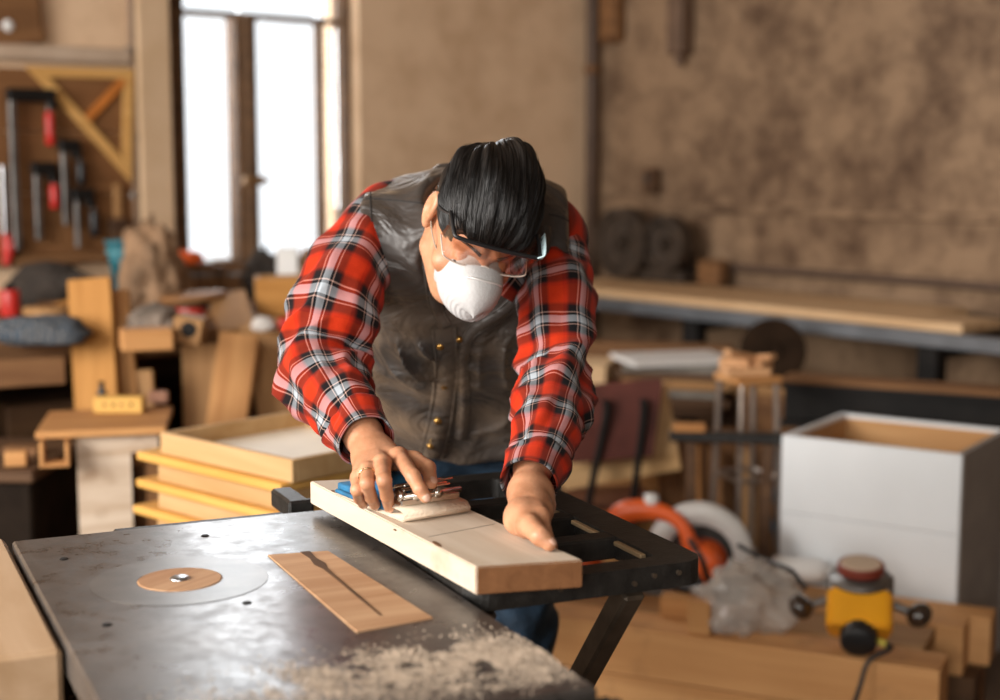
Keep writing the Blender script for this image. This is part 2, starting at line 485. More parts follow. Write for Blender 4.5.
# router ring and wooden plug
rx, ry = loc_saw(180, 580)
RR = .108
bm = bmesh.new(); add_lathe(bm, [(.052, .0006), (RR, .0006), (RR, 0)], Matrix.Translation((rx, ry, ZS)), 48)
obj('router_ring', bm, plain('worn_ring', (.085, .075, .066), .36, .35, var=.35, scale=20), saw)
bm = bmesh.new(); add_lathe(bm, [(0, .0016), (.050, .0016), (.052, 0)], seg=40)
plug = obj('router_plug', bm, ENDGRAIN, saw, loc=(rx, ry, ZS), rot=(0, 0, .6))
bm = bmesh.new(); add_lathe(bm, [(0, .0045), (.010, .0045), (.0125, .003), (.0125, .0015)], seg=24); obj('bolt_head', bm, STEEL, plug, True)
# blade insert: a wooden plate with a long saw slot
q = [loc_saw(*c) for c in ((268, 556), (328, 552), (433, 619), (357, 633))]
bm = bmesh.new(); add_prism(bm, q, ZS - .002, ZS + .0018)
ins = obj('blade_insert', bm, ENDGRAIN, saw)
c0 = loc_saw(305, 553); c1 = loc_saw(381, 617)
def mix2(a, b, t): return (a[0] + (b[0] - a[0]) * t, a[1] + (b[1] - a[1]) * t)
bm = bmesh.new()
L0 = [mix2(c0, c1, t) for t in (0, .12, .22, .3, .5, .75, 1)]
wd = [.0065, .004, .0075, .003, .0022, .0020, .0014]
nx_, ny_ = (c1[1] - c0[1]), -(c1[0] - c0[0]); ln_ = math.hypot(nx_, ny_); nx_ /= ln_; ny_ /= ln_
poly = [(a[0] + nx_ * w, a[1] + ny_ * w) for a, w in zip(L0, wd)] + [(a[0] - nx_ * w, a[1] - ny_ * w) for a, w in reversed(list(zip(L0, wd)))]
add_prism(bm, poly, ZS + .0015, ZS + .0024)
obj('saw_slot', bm, DARKWOOD, ins)
for c in ((64, 559), (107, 625), (247, 603), (205, 536)):
    x, y = loc_saw(*c)
    bm = bmesh.new(); add_lathe(bm, [(0, .0008), (.0045, .0014), (.006, 0)], seg=16); obj('screw', bm, BLACK, saw, loc=(x, y, ZS))
# cabinet beneath, front rail with bolts
bm = bmesh.new(); add_box(bm, SWD - .14, SLN - .10, ZS - .10, c=(-SWD / 2, SLN / 2, (ZS - .10) / 2 + .02), bevel=.01)
add_box(bm, SWD - .10, SLN - .06, .04, c=(-SWD / 2, SLN / 2, .02), bevel=.005)
obj('cabinet', bm, plain('saw_cabinet', (.07, .068, .065), .5, .3), saw)
bm = bmesh.new(); add_box(bm, .42, .035, .05, c=(-.20, -.022, ZS - .032), bevel=.005)
add_box(bm, .42, .012, .018, c=(-.20, -.030, ZS - .012), bevel=.003)
rail = obj('fence_rail', bm, DUSTYBLACK, saw)
for x in (-.02, -.12, -.26):
    bm = bmesh.new(); add_cyl(bm, (x, -.036, ZS - .034), (x, -.046, ZS - .034), .009, seg=6); obj('bolt', bm, DULLSTEEL, rail)
bm = bmesh.new(); add_box(bm, SWD * .55, .03, .05, c=(-SWD * .42, SLN + .018, ZS - .03), bevel=.004); obj('rear_rail', bm, DUSTYBLACK, saw)
# bracket sticking out behind the saw next to the folding stand
p = G(300, 505, ZS)
bm = bmesh.new(); add_box(bm, .034, .10, .03, bevel=.004); add_box(bm, .04, .016, .045, c=(0, -.05, -.006), bevel=.004)
br = obj('saw_bracket', bm, DUSTYBLACK, saw)
qx = p - Vector((sNR.x, sNR.y, 0)); br.location = (qx.dot(TA), SLN + .09, ZS - .008)

# sawdust lying on the saw
def dust(name, label, centre, spread, count, seed, zbase, mat, size=(.0008, .0026), heap=.006):
    r = random.Random(seed); bm = bmesh.new(); n = 0
    while n < count:
        x, y = r.gauss(0, spread[0]), r.gauss(0, spread[1])
        w = noise.noise(Vector((x * 18, y * 18, seed))) + .45 * noise.noise(Vector((x * 55, y * 55, seed)))
        if r.random() > .40 + w * .9: continue
        h = max(0, heap * (1 - (x / spread[0] / 2.2) ** 2 - (y / spread[1] / 2.2) ** 2)) * r.random()
        c = centre + TA * x + TB * y
        if zbase > .8:
            qq = c - Vector((sNR.x, sNR.y, 0))
            if not (-SWD + .01 < qq.dot(TA) < -.004 and .004 < qq.dot(TB) < SLN): 
                n += 1; continue
        s = r.uniform(*size)
        e = Euler((r.uniform(-.7, .7), r.uniform(-.7, .7), r.uniform(0, 6.3))).to_matrix()
        P = [Vector(c.xy.to_3d()) + Vector((0, 0, zbase + s * .5 + h)) + e @ Vector(k) * s for k in ((-1.4, -.5, 0), (1.4, -.6, 0), (.2, .9, 0), (0, 0, .7))]
        vs = [bm.verts.new(k) for k in P]
        for f in ((0, 1, 2), (0, 1, 3), (1, 2, 3), (2, 0, 3)): bm.faces.new([vs[k] for k in f])
        n += 1
    return tag(obj(name, bm, mat), label, 'sawdust', kind='stuff')
SAWDUST = plain('sawdust', (.47, .37, .28), .9, var=.25, scale=60)
dust('sawdust', 'pale sawdust scattered over the near corner of the table saw', G(485, 660, ZS), (.112, .034), 24000, 3, ZS, SAWDUST, size=(.0005, .0015), heap=.003)

# thick wood block against the left side of the saw, on a dusty stand
zb = ZS - .006
y0_ = loc_saw(68, 648, zb)[1]
sO = Vector((sNR.x, sNR.y, 0))
dirn = TB.copy(); side = -TA
cA = sO + TA * (-SWD - .004) + TB * y0_ + Vector((0, 0, zb))
blk = box_obj('wood_block', wood('dry_wood', (.46, .31, .19), (.35, .215, .11), gscale=12, stain=.5, stain_col=(.25, .13, .06)), .52, .22, .085, cA + dirn * .26 + side * .11 + Vector((0, 0, -.0425)), math.atan2(dirn.y, dirn.x), .006)
tag(blk, 'thick honey coloured wood block against the left side of the table saw', 'wood')
bm = bmesh.new()
hs = zb - .085
add_box(bm, 1.0, .42, .03, c=(0, 0, hs - .016), bevel=.004)
for x in (-.44, .44):
    for y in (-.17, .17): add_box(bm, .06, .06, hs - .031, c=(x, y, (hs - .031) / 2), bevel=.004)
stand = tag(obj('low_stand', bm, DARKWOOD, loc=Vector(((cA + dirn * .22 + side * .215).x, (cA + dirn * .22 + side * .215).y, 0)), rot=(0, 0, math.atan2(dirn.y, dirn.x))), 'dark wooden stand under the thick wood block by the saw', 'stand')
dust('sawdust', 'sawdust heap on the dark stand below the thick wood block', cA - dirn * .10 + side * .10, (.07, .10), 5000, 5, hs - .001, SAWDUST, heap=.012)

# ------------------------------------------------------------------ folding black stand that carries the workpiece
ZF = .872
fNR = G(709, 559, ZF); fFR = G(517, 470, ZF)
FB = (Vector(fFR) - Vector(fNR)); FLEN = FB.length; FB.normalize()
FA = Vector((FB.y, -FB.x, 0))
AF = math.atan2(FA.y, FA.x)
fNL = G(462, 596, ZF)
FWD = (fNR - fNL).dot(FA) - .019
fold = thing('folding_workbench', 'black metal folding workbench under the board being sanded', 'workbench', (fNR.x, fNR.y, 0), AF)
def lf(p):
    q = Vector(p) - Vector((fNR.x, fNR.y, 0)); return q.dot(FA), q.dot(FB)
FH = .031
def ring_poly(x0, x1, y0, y1, r, n=6):
    out = []
    for cx, cy, a0 in ((x1 - r, y0 + r, -90), (x1 - r, y1 - r, 0), (x0 + r, y1 - r, 90), (x0 + r, y0 + r, 180)):
        for k in range(n + 1):
            a = math.radians(a0 + 90 * k / n); out.append((cx + r * math.cos(a), cy + r * math.sin(a)))
    return out
bm = bmesh.new()
outer = ring_poly(-FWD, 0, 0, FLEN, .035); inner = ring_poly(-FWD + .055, -.055, .038, FLEN - .045, .012)
n = len(outer)
vo0 = [bm.verts.new((x, y, ZF - FH)) for x, y in outer]; vo1 = [bm.verts.new((x, y, ZF)) for x, y in outer]
vi0 = [bm.verts.new((x, y, ZF - FH)) for x, y in inner]; vi1 = [bm.verts.new((x, y, ZF)) for x, y in inner]
for k in range(n):
    j = (k + 1) % n
    bm.faces.new((vo0[k], vo0[j], vo1[j], vo1[k])); bm.faces.new((vi0[j], vi0[k], vi1[k], vi1[j]))
    bm.faces.new((vo1[k], vo1[j], vi1[j], vi1[k])); bm.faces.new((vo0[j], vo0[k], vi0[k], vi0[j]))
es = [e for e in bm.edges if e.is_manifold and abs(e.verts[0].co.z - ZF) < 1e-5 and abs(e.verts[1].co.z - ZF) < 1e-5 and e.calc_face_angle(0) > .8]
bmesh.ops.bevel(bm, geom=es, offset=.004, segments=2, affect='EDGES')
obj('top_frame', bm, DUSTYBLACK, fold)
for k, yy in enumerate((.165, .29, .41)):
    bm = bmesh.new(); add_box(bm, FWD - .10, .036, .03, c=(-FWD / 2, yy, ZF - .016), bevel=.003)
    obj('crossbar', bm, DUSTYBLACK, fold)
for yy in (.10, .228, .35):        # worn brass-coloured edge strips inside the slots
    bm = bmesh.new(); add_box(bm, .008, .075, .006, c=(-.060, yy, ZF - .006), bevel=.001); obj('edge_strip', bm, plain('worn_edge', (.42, .30, .17), .45, .6), fold)
BRONZE = plain('bronze_leg', (.085, .062, .043), .5, .5, var=.3, scale=30)
for x, z in ((-.08, -.012), (-.108, -.019), (-.045, -.012), (-.21, -.014)):
    bm = bmesh.new(); add_cyl(bm, (x, .002, ZF + z), (x, -.004, ZF + z), .0032, seg=12); obj('rivet', bm, BRONZE, fold)
# splayed legs that fold along the long sides
BRONZE = plain('bronze_leg', (.075, .055, .038), .5, .5, var=.3, scale=30)
def fold_leg(a, b):
    a, b = Vector(a), Vector(b); d = b - a
    bm = bmesh.new()
    add_box(bm, d.length, .030, .034, rot=Matrix.Translation((a + b) / 2) @ frame_from(d, (1, 0, 0)).to_4x4(), bevel=.004)
    lg = obj('leg', bm, BRONZE, fold)
    bm = bmesh.new(); add_box(bm, .05, .05, .016, c=(a.x, a.y, .008), bevel=.003); obj('rubber_foot', bm, BLACKPL, lg)
for xx in (-.095, -FWD + .03):
    fold_leg((xx, .71, .017), (xx, .03, ZF - FH - .003))
fold_leg((-.19, FLEN - .02, .017), (-.19, FLEN - .03, ZF - FH - .003))

# ------------------------------------------------------------------ the board being sanded
ZB = ZF + .034
cNL, cNR, cFL, cFR = G(476, 567, ZB), G(583, 560, ZB), G(310, 481, ZB), G(372, 455, ZB)
bdir = (cFL - cNL).normalized()
wside = (cNR - cNL); wl = wside.length
cFR = cFL + (cNR - cNL) * 1.0
bo = thing('sanded_board', 'pale pine board lying on the folding workbench under his hands', 'board', (cNL + cFR) / 2 - Vector((0, 0, ZB - ZF)), math.atan2(bdir.y, bdir.x))
inv = bo.rotation_euler.to_matrix().inverted()
poly = [(inv @ (c - Vector(bo.location))).xy for c in (cNL, cNR, cFR, cFL)]
bm = bmesh.new(); add_prism(bm, [tuple(p) for p in poly], .0005, ZB - ZF)
bmesh.ops.bevel(bm, geom=bm.edges[:], offset=.0016, segments=2, affect='EDGES')
plank = obj('plank', bm, PALE, bo)
plank.data.materials.append(wood('end_grain', (.22, .095, .036), (.15, .06, .02), gscale=40, stretch=40))
for f in plank.data.polygons:
    if abs(f.normal.x) > .7: f.material_index = 1
# pencil line and knots
def on_board(px, py):
    return inv @ (G(px, py, ZB) - Vector(bo.location))
a, b = on_board(428, 537), on_board(495, 524)
bm = bmesh.new(); add_box(bm, (b - a).length, .0009, .0004, rot=Matrix.Translation((a + b) / 2 + Vector((0, 0, .0001))) @ Matrix.Rotation(math.atan2((b - a).y, (b - a).x), 4, 'Z'))
obj('pencil_line', bm, DULLSTEEL, bo)
KNOT = plain('knot', (.16, .075, .03), .7, var=.4, scale=90)
for px, py, sx, sy in ((437, 544, .016, .004), (333, 491, .006, .003), (345, 497, .007, .0025), (395, 530, .006, .002)):
    c = on_board(px, py)
    bm = bmesh.new(); add_lathe(bm, [(0, .0005), (.8, .0004), (1, 0)], Matrix.Translation(c) @ Matrix.Rotation(-.15, 4, 'Z') @ Matrix.Diagonal((sx, sy, 1, 1)), 14)
    obj('knot', bm, KNOT, bo)

# ------------------------------------------------------------------ hand sander on the board
sdc = G(400, 522, ZB); sde = G(466, 512, ZB)
sx_ = (sde - sdc).normalized(); sdw = (sde - sdc).length
sang = math.atan2(sx_.y, sx_.x)
sd = thing('sanding_block', 'blue hand sander with a chrome paper clamp on the pale board', 'sander', sdc, sang)
SLB = .185
FELT = plain('sandpaper_back', (.62, .50, .38), .85, var=.12, scale=50, bump=.3, bscale=300)
BLUEPL = plain('blue_rubber', (.012, .12, .24), .62, var=.35, scale=30)
bm = bmesh.new()       # sandpaper wrapped round the sole, turned up at the near end
prof = [(-.012, .004), (-.013, .010), (-.006, .016), (.004, .0175), (.05, .0175), (.05, .0145), (.004, .014), (-.006, .0125), (-.009, .009), (-.007, .006), (.0, .004), (SLB, .004), (SLB, .0005), (-.004, .0005)]
add_prism(bm, prof, 0, sdw, Matrix(((0, 0, 1, 0), (1, 0, 0, 0), (0, 1, 0, 0), (0, 0, 0, 1))))
bmesh.ops.bevel(bm, geom=[e for e in bm.edges if e.calc_face_angle(0) > .6], offset=.0012, segments=2, affect='EDGES')
obj('sandpaper', bm, FELT, sd, True)
bm = bmesh.new()
add_box(bm, sdw - .006, SLB - .05, .014, c=(sdw / 2, .05 + (SLB - .05) / 2, .0115), bevel=.003, seg=2)
add_box(bm, sdw * .55, SLB - .07, .030, c=(sdw / 2, .065 + (SLB - .07) / 2, .030), bevel=.010, seg=3)
add_box(bm, .006, SLB - .06, .006, c=(-.001, .05 + (SLB - .05) / 2, .008), bevel=.002)
obj('grip', bm, BLUEPL, sd, True)
bm = bmesh.new(); add_box(bm, sdw * .9, .045, .010, c=(sdw * .5, .028, .0225), bevel=.002); obj('clamp_base', bm, CHROME, sd)
cl = None
bm = bmesh.new()
add_box(bm, sdw * .78, .034, .003, c=(sdw * .53, .034, .039), rot=(math.radians(-17), 0, math.radians(4)), bevel=.001)
for k in range(4):
    add_box(bm, sdw * .74, .0028, .003, c=(sdw * .53, .022 + k * .008, .0372 + (3 - k) * -.0005 + k * .0002), rot=(math.radians(-17), 0, math.radians(4)), bevel=.0006)
cl = obj('clamp_lever', bm, CHROME, sd)
bm = bmesh.new(); add_cyl(bm, (sdw * .1, .010, .030), (sdw * .97, .010, .030), .0045, seg=12)
add_cyl(bm, (sdw * .1, .024, .034), (sdw * .1, .008, .028), .007, seg=14); add_cyl(bm, (sdw * .3, .004, .029), (sdw * .3, .018, .031), .006, seg=14); add_cyl(bm, (sdw * .62, .004, .029), (sdw * .62, .018, .031), .006, seg=14)
obj('clamp_rod', bm, CHROME, sd, True)
# ------------------------------------------------------------------ distance-field modelling for the figure
def A3(v): return np.array(v, dtype=np.float32)
def smin(a, b, k):
    h = np.clip(.5 + .5 * (b - a) / k, 0, 1)
    return b + (a - b) * h - k * h * (1 - h)
def smax(a, b, k): return -smin(-a, -b, k)
def rcone(P, a, b, ra, rb):
    a, b = A3(a), A3(b); ab = b - a
    h = np.clip(((P - a) @ ab) / max(1e-9, float(ab @ ab)), 0, 1)
    return np.linalg.norm(P - a - h[..., None] * ab, axis=-1) - (ra + (rb - ra) * h)
def ellip(P, c, r, R=None):
    q = P - A3(c)
    if R is not None: q = q @ np.array(R, dtype=np.float32)
    r = A3(r)
    k0 = np.linalg.norm(q / r, axis=-1); k1 = np.linalg.norm(q / (r * r), axis=-1)
    return k0 * (k0 - 1) / np.maximum(k1, 1e-6)
def chain(P, pts, rad, k=.004):
    d = None
    for i in range(len(pts) - 1):
        e = rcone(P, pts[i], pts[i + 1], rad[i], rad[i + 1])
        d = e if d is None else smin(d, e, k)
    return d

def surface(f, lo, hi, h):
    """surface nets of f(points) over a box; returns verts, quads"""
    lo = A3(lo); n = np.ceil((A3(hi) - lo) / h).astype(int) + 1
    xs = [lo[i] + h * np.arange(n[i], dtype=np.float32) for i in range(3)]
    D = np.empty(tuple(n), dtype=np.float32)
    for i0 in range(0, n[0], 24):
        X, Y, Z = np.meshgrid(xs[0][i0:i0 + 24], xs[1], xs[2], indexing='ij')
        D[i0:i0 + 24] = f(np.stack((X, Y, Z), -1))
    S = D < 0
    cs = np.zeros(tuple(n - 1), dtype=np.int8)
    for dx in (0, 1):
        for dy in (0, 1):
            for dz in (0, 1):
                cs += S[dx:n[0] - 1 + dx, dy:n[1] - 1 + dy, dz:n[2] - 1 + dz]
    act = (cs > 0) & (cs < 8)
    idx = np.argwhere(act)
    vid = -np.ones(tuple(n - 1), dtype=np.int64); vid[act] = np.arange(len(idx))
    acc = np.zeros((len(idx), 3)); cnt = np.zeros(len(idx))
    cor = [(a, b, c) for a in (0, 1) for b in (0, 1) for c in (0, 1)]
    vals = {c: D[idx[:, 0] + c[0], idx[:, 1] + c[1], idx[:, 2] + c[2]] for c in cor}
    for c in cor:
        for ax in range(3):
            if c[ax] == 0:
                c2 = list(c); c2[ax] = 1; c2 = tuple(c2)
                a, b = vals[c], vals[c2]
                mk = (a < 0) != (b < 0)
                t = np.where(mk, a / np.where(mk, a - b, 1), 0)
                p = np.array(c, dtype=float)[None].repeat(len(idx), 0); p[:, ax] += t
                acc[mk] += p[mk]; cnt[mk] += 1
    verts = lo + h * (idx + acc / cnt[:, None])
    quads = []
    for ax in range(3):
        o1, o2 = [a for a in range(3) if a != ax]
        sl0 = [slice(None)] * 3; sl1 = [slice(None)] * 3
        sl0[ax] = slice(0, n[ax] - 1); sl1[ax] = slice(1, n[ax])
        A, B = S[tuple(sl0)], S[tuple(sl1)]
        e = np.argwhere(A != B)
        ok = (e[:, o1] > 0) & (e[:, o2] > 0) & (e[:, o1] < n[o1] - 1) & (e[:, o2] < n[o2] - 1)
        e = e[ok]
        def vv(d1, d2):
            q = e.copy(); q[:, o1] += d1; q[:, o2] += d2
            return vid[q[:, 0], q[:, 1], q[:, 2]]
        Q = np.stack((vv(-1, -1), vv(0, -1), vv(0, 0), vv(-1, 0)), 1)
        flip = A[e[:, 0], e[:, 1], e[:, 2]]
        if ax == 1: flip = ~flip
        Q[~flip] = Q[~flip][:, ::-1]
        quads.append(Q)
    return verts, np.concatenate(quads)

def mesh_of(name, parts, mat, parent=None, smooth=True):
    vs, fs, off = [], [], 0
    for v, q in parts:
        vs.append(v); fs.append(q + off); off += len(v)
    v = np.concatenate(vs); q = np.concatenate(fs)
    me = bpy.data.meshes.new(name)
    me.vertices.add(len(v)); me.vertices.foreach_set('co', v.astype(np.float32).ravel())
    me.loops.add(q.size); me.loops.foreach_set('vertex_index', q.astype(np.int32).ravel())
    me.polygons.add(len(q)); me.polygons.foreach_set('loop_start', np.arange(0, q.size, 4, dtype=np.int32))
    me.update(calc_edges=True); me.validate()
    me.polygons.foreach_set('use_smooth', [smooth] * len(me.polygons))
    me.materials.append(mat)
    o = bpy.data.objects.new(name, me); COL.objects.link(o)
    if parent is not None: o.parent = parent
    return o

def sines(P, dirs, seed):
    """cheap smooth vector noise: a sum of sines"""
    r = np.random.default_rng(seed); d = 0
    for f, a in dirs:
        k = r.normal(size=3); k = k / np.linalg.norm(k) * f
        d = d + a * np.sin(P @ k.astype(np.float32) + r.uniform(0, 6.28))
    return d

# ------------------------------------------------------------------ the man: joints
SHL = V(-.212, 2.41, 1.238); SHR = V(.090, 2.44, 1.205)
ELL = PD(326, 362, 2.24);    ELR = PD(555, 378, 2.22)
WRL = PD(373, 455, 2.035);   WRR = PD(527, 493, 1.925)
NECK = V(-.050, 2.45, 1.272)
HIP = V(-.058, 2.77, .92)
TDIR = (HIP - NECK).normalized()                 # down the spine
SIDE = V(1, .05, -.06).normalized()
FRONT = TDIR.cross(SIDE).normalized()            # towards the camera and down
if FRONT.y > 0: FRONT = -FRONT
SIDE = FRONT.cross(TDIR).normalized()
if SIDE.x < 0: SIDE = -SIDE
FEETY = 2.80

def torso(P, g=0.0):
    def T(x, f, s):   # point in torso frame: sideways, forward, along the spine
        return NECK + SIDE * x + FRONT * f + TDIR * s
    d = rcone(P, T(0, .01, .03), T(0, .015, .47), .105 + g, .115 + g)
    for sx in (-1, 1):
        d = smin(d, rcone(P, T(.108 * sx, -.005, .055), T(.088 * sx, .01, .46), .083 + g, .098 + g), .07)
        d = smin(d, rcone(P, T(.06 * sx, .045, .14), T(.06 * sx, .05, .42), .075 + g, .07 + g), .06)
    return d
TP = lambda x, f, s: NECK + SIDE * x + FRONT * f + TDIR * s

# skin
m, nt, b_, N_, L_ = new_mat('skin')
tc = N_('ShaderNodeTexCoord'); nz = N_('ShaderNodeTexNoise'); nz.inputs['Scale'].default_value = 38; nz.inputs['Detail'].default_value = 5
L_(tc.outputs['Object'], nz.inputs['Vector'])
rp = N_('ShaderNodeValToRGB'); rp.color_ramp.elements[0].position = .3; rp.color_ramp.elements[1].position = .72
rp.color_ramp.elements[0].color = (.42, .185, .092, 1); rp.color_ramp.elements[1].color = (.58, .29, .165, 1)
L_(nz.outputs['Fac'], rp.inputs['Fac']); L_(rp.outputs[0], b_.inputs['Base Color'])
b_.inputs['Roughness'].default_value = .48
b_.inputs['Subsurface Weight'].default_value = .12; b_.inputs['Subsurface Radius'].default_value = (.012, .004, .002); b_.inputs['Subsurface Scale'].default_value = .4
n3 = N_('ShaderNodeTexNoise'); n3.inputs['Scale'].default_value = 160; n3.inputs['Detail'].default_value = 4; L_(tc.outputs['Object'], n3.inputs['Vector'])
bp = N_('ShaderNodeBump'); bp.inputs['Strength'].default_value = .22; bp.inputs['Distance'].default_value = .003; L_(n3.outputs['Fac'], bp.inputs['Height']); L_(bp.outputs['Normal'], b_.inputs['Normal'])
SKIN = m

# ---- head frame (x: picture right, y: face direction, z: crown)
HC = PD(478, 224, 2.25)
yaw, pit, rol = math.radians(8), math.radians(42), math.radians(20)
Fh = V(math.sin(yaw), -math.cos(yaw), 0)
Fd = Fh * math.cos(pit) - V(0, 0, 1) * math.sin(pit)
Ud = Fh * math.sin(pit) + V(0, 0, 1) * math.cos(pit)
Rd = Ud.cross(Fd).normalized()
if Rd.x < 0: Rd = -Rd
Rm = Matrix.Rotation(rol, 3, Fd)
test = Rm @ Ud
if test.x < 0: Rm = Matrix.Rotation(-rol, 3, Fd)
Ud, Rd = Rm @ Ud, Rm @ Rd
HS = .93
HM = Matrix((Rd, Fd, Ud)).transposed() * HS      # columns are the local axes
HMn = np.array(HM, dtype=np.float32) / (HS * HS)
def hw(x, y, z): return HC + HM @ V(x, y, z)

def head_local(Q):
    ax = np.abs(Q[..., 0]); S = np.stack((ax, Q[..., 1], Q[..., 2]), -1)
    d = ellip(Q, (0, -.012, .030), (.0745, .094, .088))
    d = smin(d, ellip(Q, (0, .030, -.040), (.060, .060, .075)), .03)
    d = smin(d, ellip(Q, (0, .058, -.098), (.034, .030, .026)), .03)            # chin
    d = smin(d, rcone(S, (.052, .0, -.075), (.020, .055, -.100), .016, .018), .025)   # jaw line
    d = smin(d, rcone(S, (.012, .084, .020), (.044, .066, .014), .0095, .008), .014)  # brow
    d = smin(d, ellip(S, (.046, .060, -.040), (.020, .020, .018)), .02)               # cheekbone
    d = smax(d, -ellip(S, (.032, .098, -.008), (.019, .020, .014)), .012)              # eye hollow
    d = smin(d, ellip(S, (.031, .072, -.010), (.0145, .0145, .0135)), .004)            # closed lid
    d = smin(d, rcone(Q, (0, .090, .004), (0, .113, -.040), .0075, .012), .010)        # nose
    d = smin(d, ellip(S, (.011, .100, -.044), (.009, .010, .008)), .006)
    d = smin(d, ellip(Q, (0, .092, -.069), (.024, .008, .0055)), .006)                 # lips
    d = smin(d, ellip(Q, (0, .090, -.078), (.020, .008, .006)), .005)
    # ears
    e = ellip(S, (.079, -.016, -.004), (.009, .020, .031))
    e = smax(e, -ellip(S, (.088, -.012, .000), (.007, .011, .019)), .004)
    e = smin(e, ellip(S, (.077, -.008, -.031), (.006, .009, .009)), .006)
    d = smin(d, e, .006)
    return d
def head(P):
    Q = (P - A3(HC)) @ HMn
    d = head_local(Q) * HS
    nk0 = hw(0, -.035, -.055)
    d = smin(d, rcone(P, nk0, NECK + V(0, .03, -.03), .056, .062), .03)
    return d
hv = [hw(x, y, z) for x in (-.1, .1) for y in (-.13, .14) for z in (-.15, .14)] + [NECK + V(0, .1, -.1), NECK + V(.08, 0, 0), NECK - V(.08, 0, 0)]
lo = [min(p[i] for p in hv) for i in range(3)]; hi = [max(p[i] for p in hv) for i in range(3)]
HEAD = surface(head, lo, hi, .0022)

# ---- hands
def finger(P, pts, rad): return chain(P, pts, rad, .003)
zb_ = ZB
def q(px, py, z): return G(px, py, z)
# his right hand, on the sander (seen at left)
Rk = [q(399, 456, zb_ + .070), q(382, 463, zb_ + .069), q(368, 470.5, zb_ + .061), q(359, 478, zb_ + .049)]
Rf = [
    [Rk[0], q(413, 476, zb_ + .067), q(420, 489, zb_ + .054), q(425.5, 497, zb_ + .044)],
    [Rk[1], q(384, 480, zb_ + .060), q(387, 496, zb_ + .034), q(389, 507, zb_ + .012)],
    [Rk[2], q(367, 483, zb_ + .053), q(371, 497, zb_ + .028), q(375, 505, zb_ + .011)],
    [Rk[3], q(357, 490, zb_ + .040), q(359, 498, zb_ + .022), q(363, 504, zb_ + .010)],
]
Rr = [(.0112, .0098, .0088, .0078), (.0112, .0098, .0086, .0074), (.0108, .0094, .0082, .0072), (.0098, .0084, .0074, .0066)]
Rth = [WRL + V(.025, -.03, .0), q(414, 461, zb_ + .063), q(428, 468, zb_ + .058), q(431.5, 483, zb_ + .045)]
Rtr = (.016, .0135, .0105, .0082)
def hand_r(P):
    arm = chain(P, [ELL, ELL + (WRL - ELL) * .8, WRL], (.030, .027, .0245), .01)
    palm = None
    for k, (kn, r0, r1) in enumerate(zip(Rk, (.0165, .017, .0165, .015), (.0125, .0125, .0118, .0108))):
        base = WRL + (Rk[0] - Rk[3]).normalized() * (.016 - .0105 * k)
        e = rcone(P, base, kn + V(0, .004, -.005), r0, r1)
        palm = e if palm is None else smin(palm, e, .012)
    d = smin(arm, palm, .02)
    fs = None
    for pts, rr in zip(Rf, Rr):
        e = finger(P, pts, rr); fs = e if fs is None else np.minimum(fs, e)
    fs = np.minimum(fs, finger(P, Rth, Rtr))
    d = smin(d, fs, .007)
    for kn in Rk: d = smin(d, np.linalg.norm(P - A3(kn + V(0, -.002, .002)), axis=-1) - .0105, .006)
    return d
# his left hand, gripping the board's far edge (seen at right)
Lm = [q(540, 516, zb_ + .028), q(544, 511, zb_ + .024), q(546, 507, zb_ + .018), q(547, 504, zb_ + .010)]
bx = (cNR - cNL).normalized()
def edge(t, out, z):     # point beside the far edge of the board, t from the near end
    p = cNR + bdir * t + bx * out
    return V(p.x, p.y, z)
Lf = [
    [Lm[0], edge(.112, .010, zb_ + .012), edge(.098, .011, zb_ - .006), edge(.088, .010, zb_ - .018)],
    [Lm[1], edge(.127, .016, zb_ + .006), edge(.116, .016, zb_ - .014), edge(.106, .013, zb_ - .026)],
    [Lm[2], edge(.145, .020, zb_ + .001), edge(.137, .017, zb_ - .018), edge(.129, .013, zb_ - .030)],
    [Lm[3], edge(.161, .021, zb_ - .003), edge(.154, .017, zb_ - .020), edge(.147, .013, zb_ - .030)],
]
Lr = [(.0110, .0095, .0086, .0076), (.0110, .0094, .0084, .0074), (.0104, .0090, .0080, .0070), (.0094, .0080, .0072, .0064)]
Lth = [q(522, 514, zb_ + .024), q(530, 526, zb_ + .022), q(540, 536, zb_ + .018), q(549, 544, zb_ + .0095)]
Ltr = (.0200, .0140, .0120, .0088)
def hand_l(P):
    arm = chain(P, [ELR, ELR + (WRR - ELR) * .8, WRR], (.030, .0250, .0222), .01)
    palm = rcone(P, WRR, q(519, 520, zb_ + .018), .0235, .0165)          # heel and ball of the thumb
    palm = smin(palm, rcone(P, q(519, 520, zb_ + .018), q(527, 527, zb_ + .016), .0175, .0145), .012)
    for k, kn in enumerate(Lm):
        base = WRR + V(.004 + .004 * k, .002 * k, -.004)
        palm = smin(palm, rcone(P, base, kn, .018, .012), .014)
    d = smin(arm, palm, .016)
    fs = None
    for pts, rr in zip(Lf, Lr):
        e = finger(P, pts, rr); fs = e if fs is None else np.minimum(fs, e)
    d = smin(d, fs, .006)
    d = smin(d, finger(P, Lth, Ltr), .009)
    return d
def bounds(pts, pad):
    return [min(p[i] for p in pts) - pad for i in range(3)], [max(p[i] for p in pts) + pad for i in range(3)]
bR = bounds([p for f in Rf + [Rth] for p in f] + [WRL, WRL + (ELL - WRL) * .45], .035)
HANDR = surface(hand_r, *bR, .0015)
bL = bounds([p for f in Lf + [Lth] for p in f] + [WRR, WRR + (ELR - WRR) * .45], .035)
HANDL = surface(hand_l, *bL, .0015)

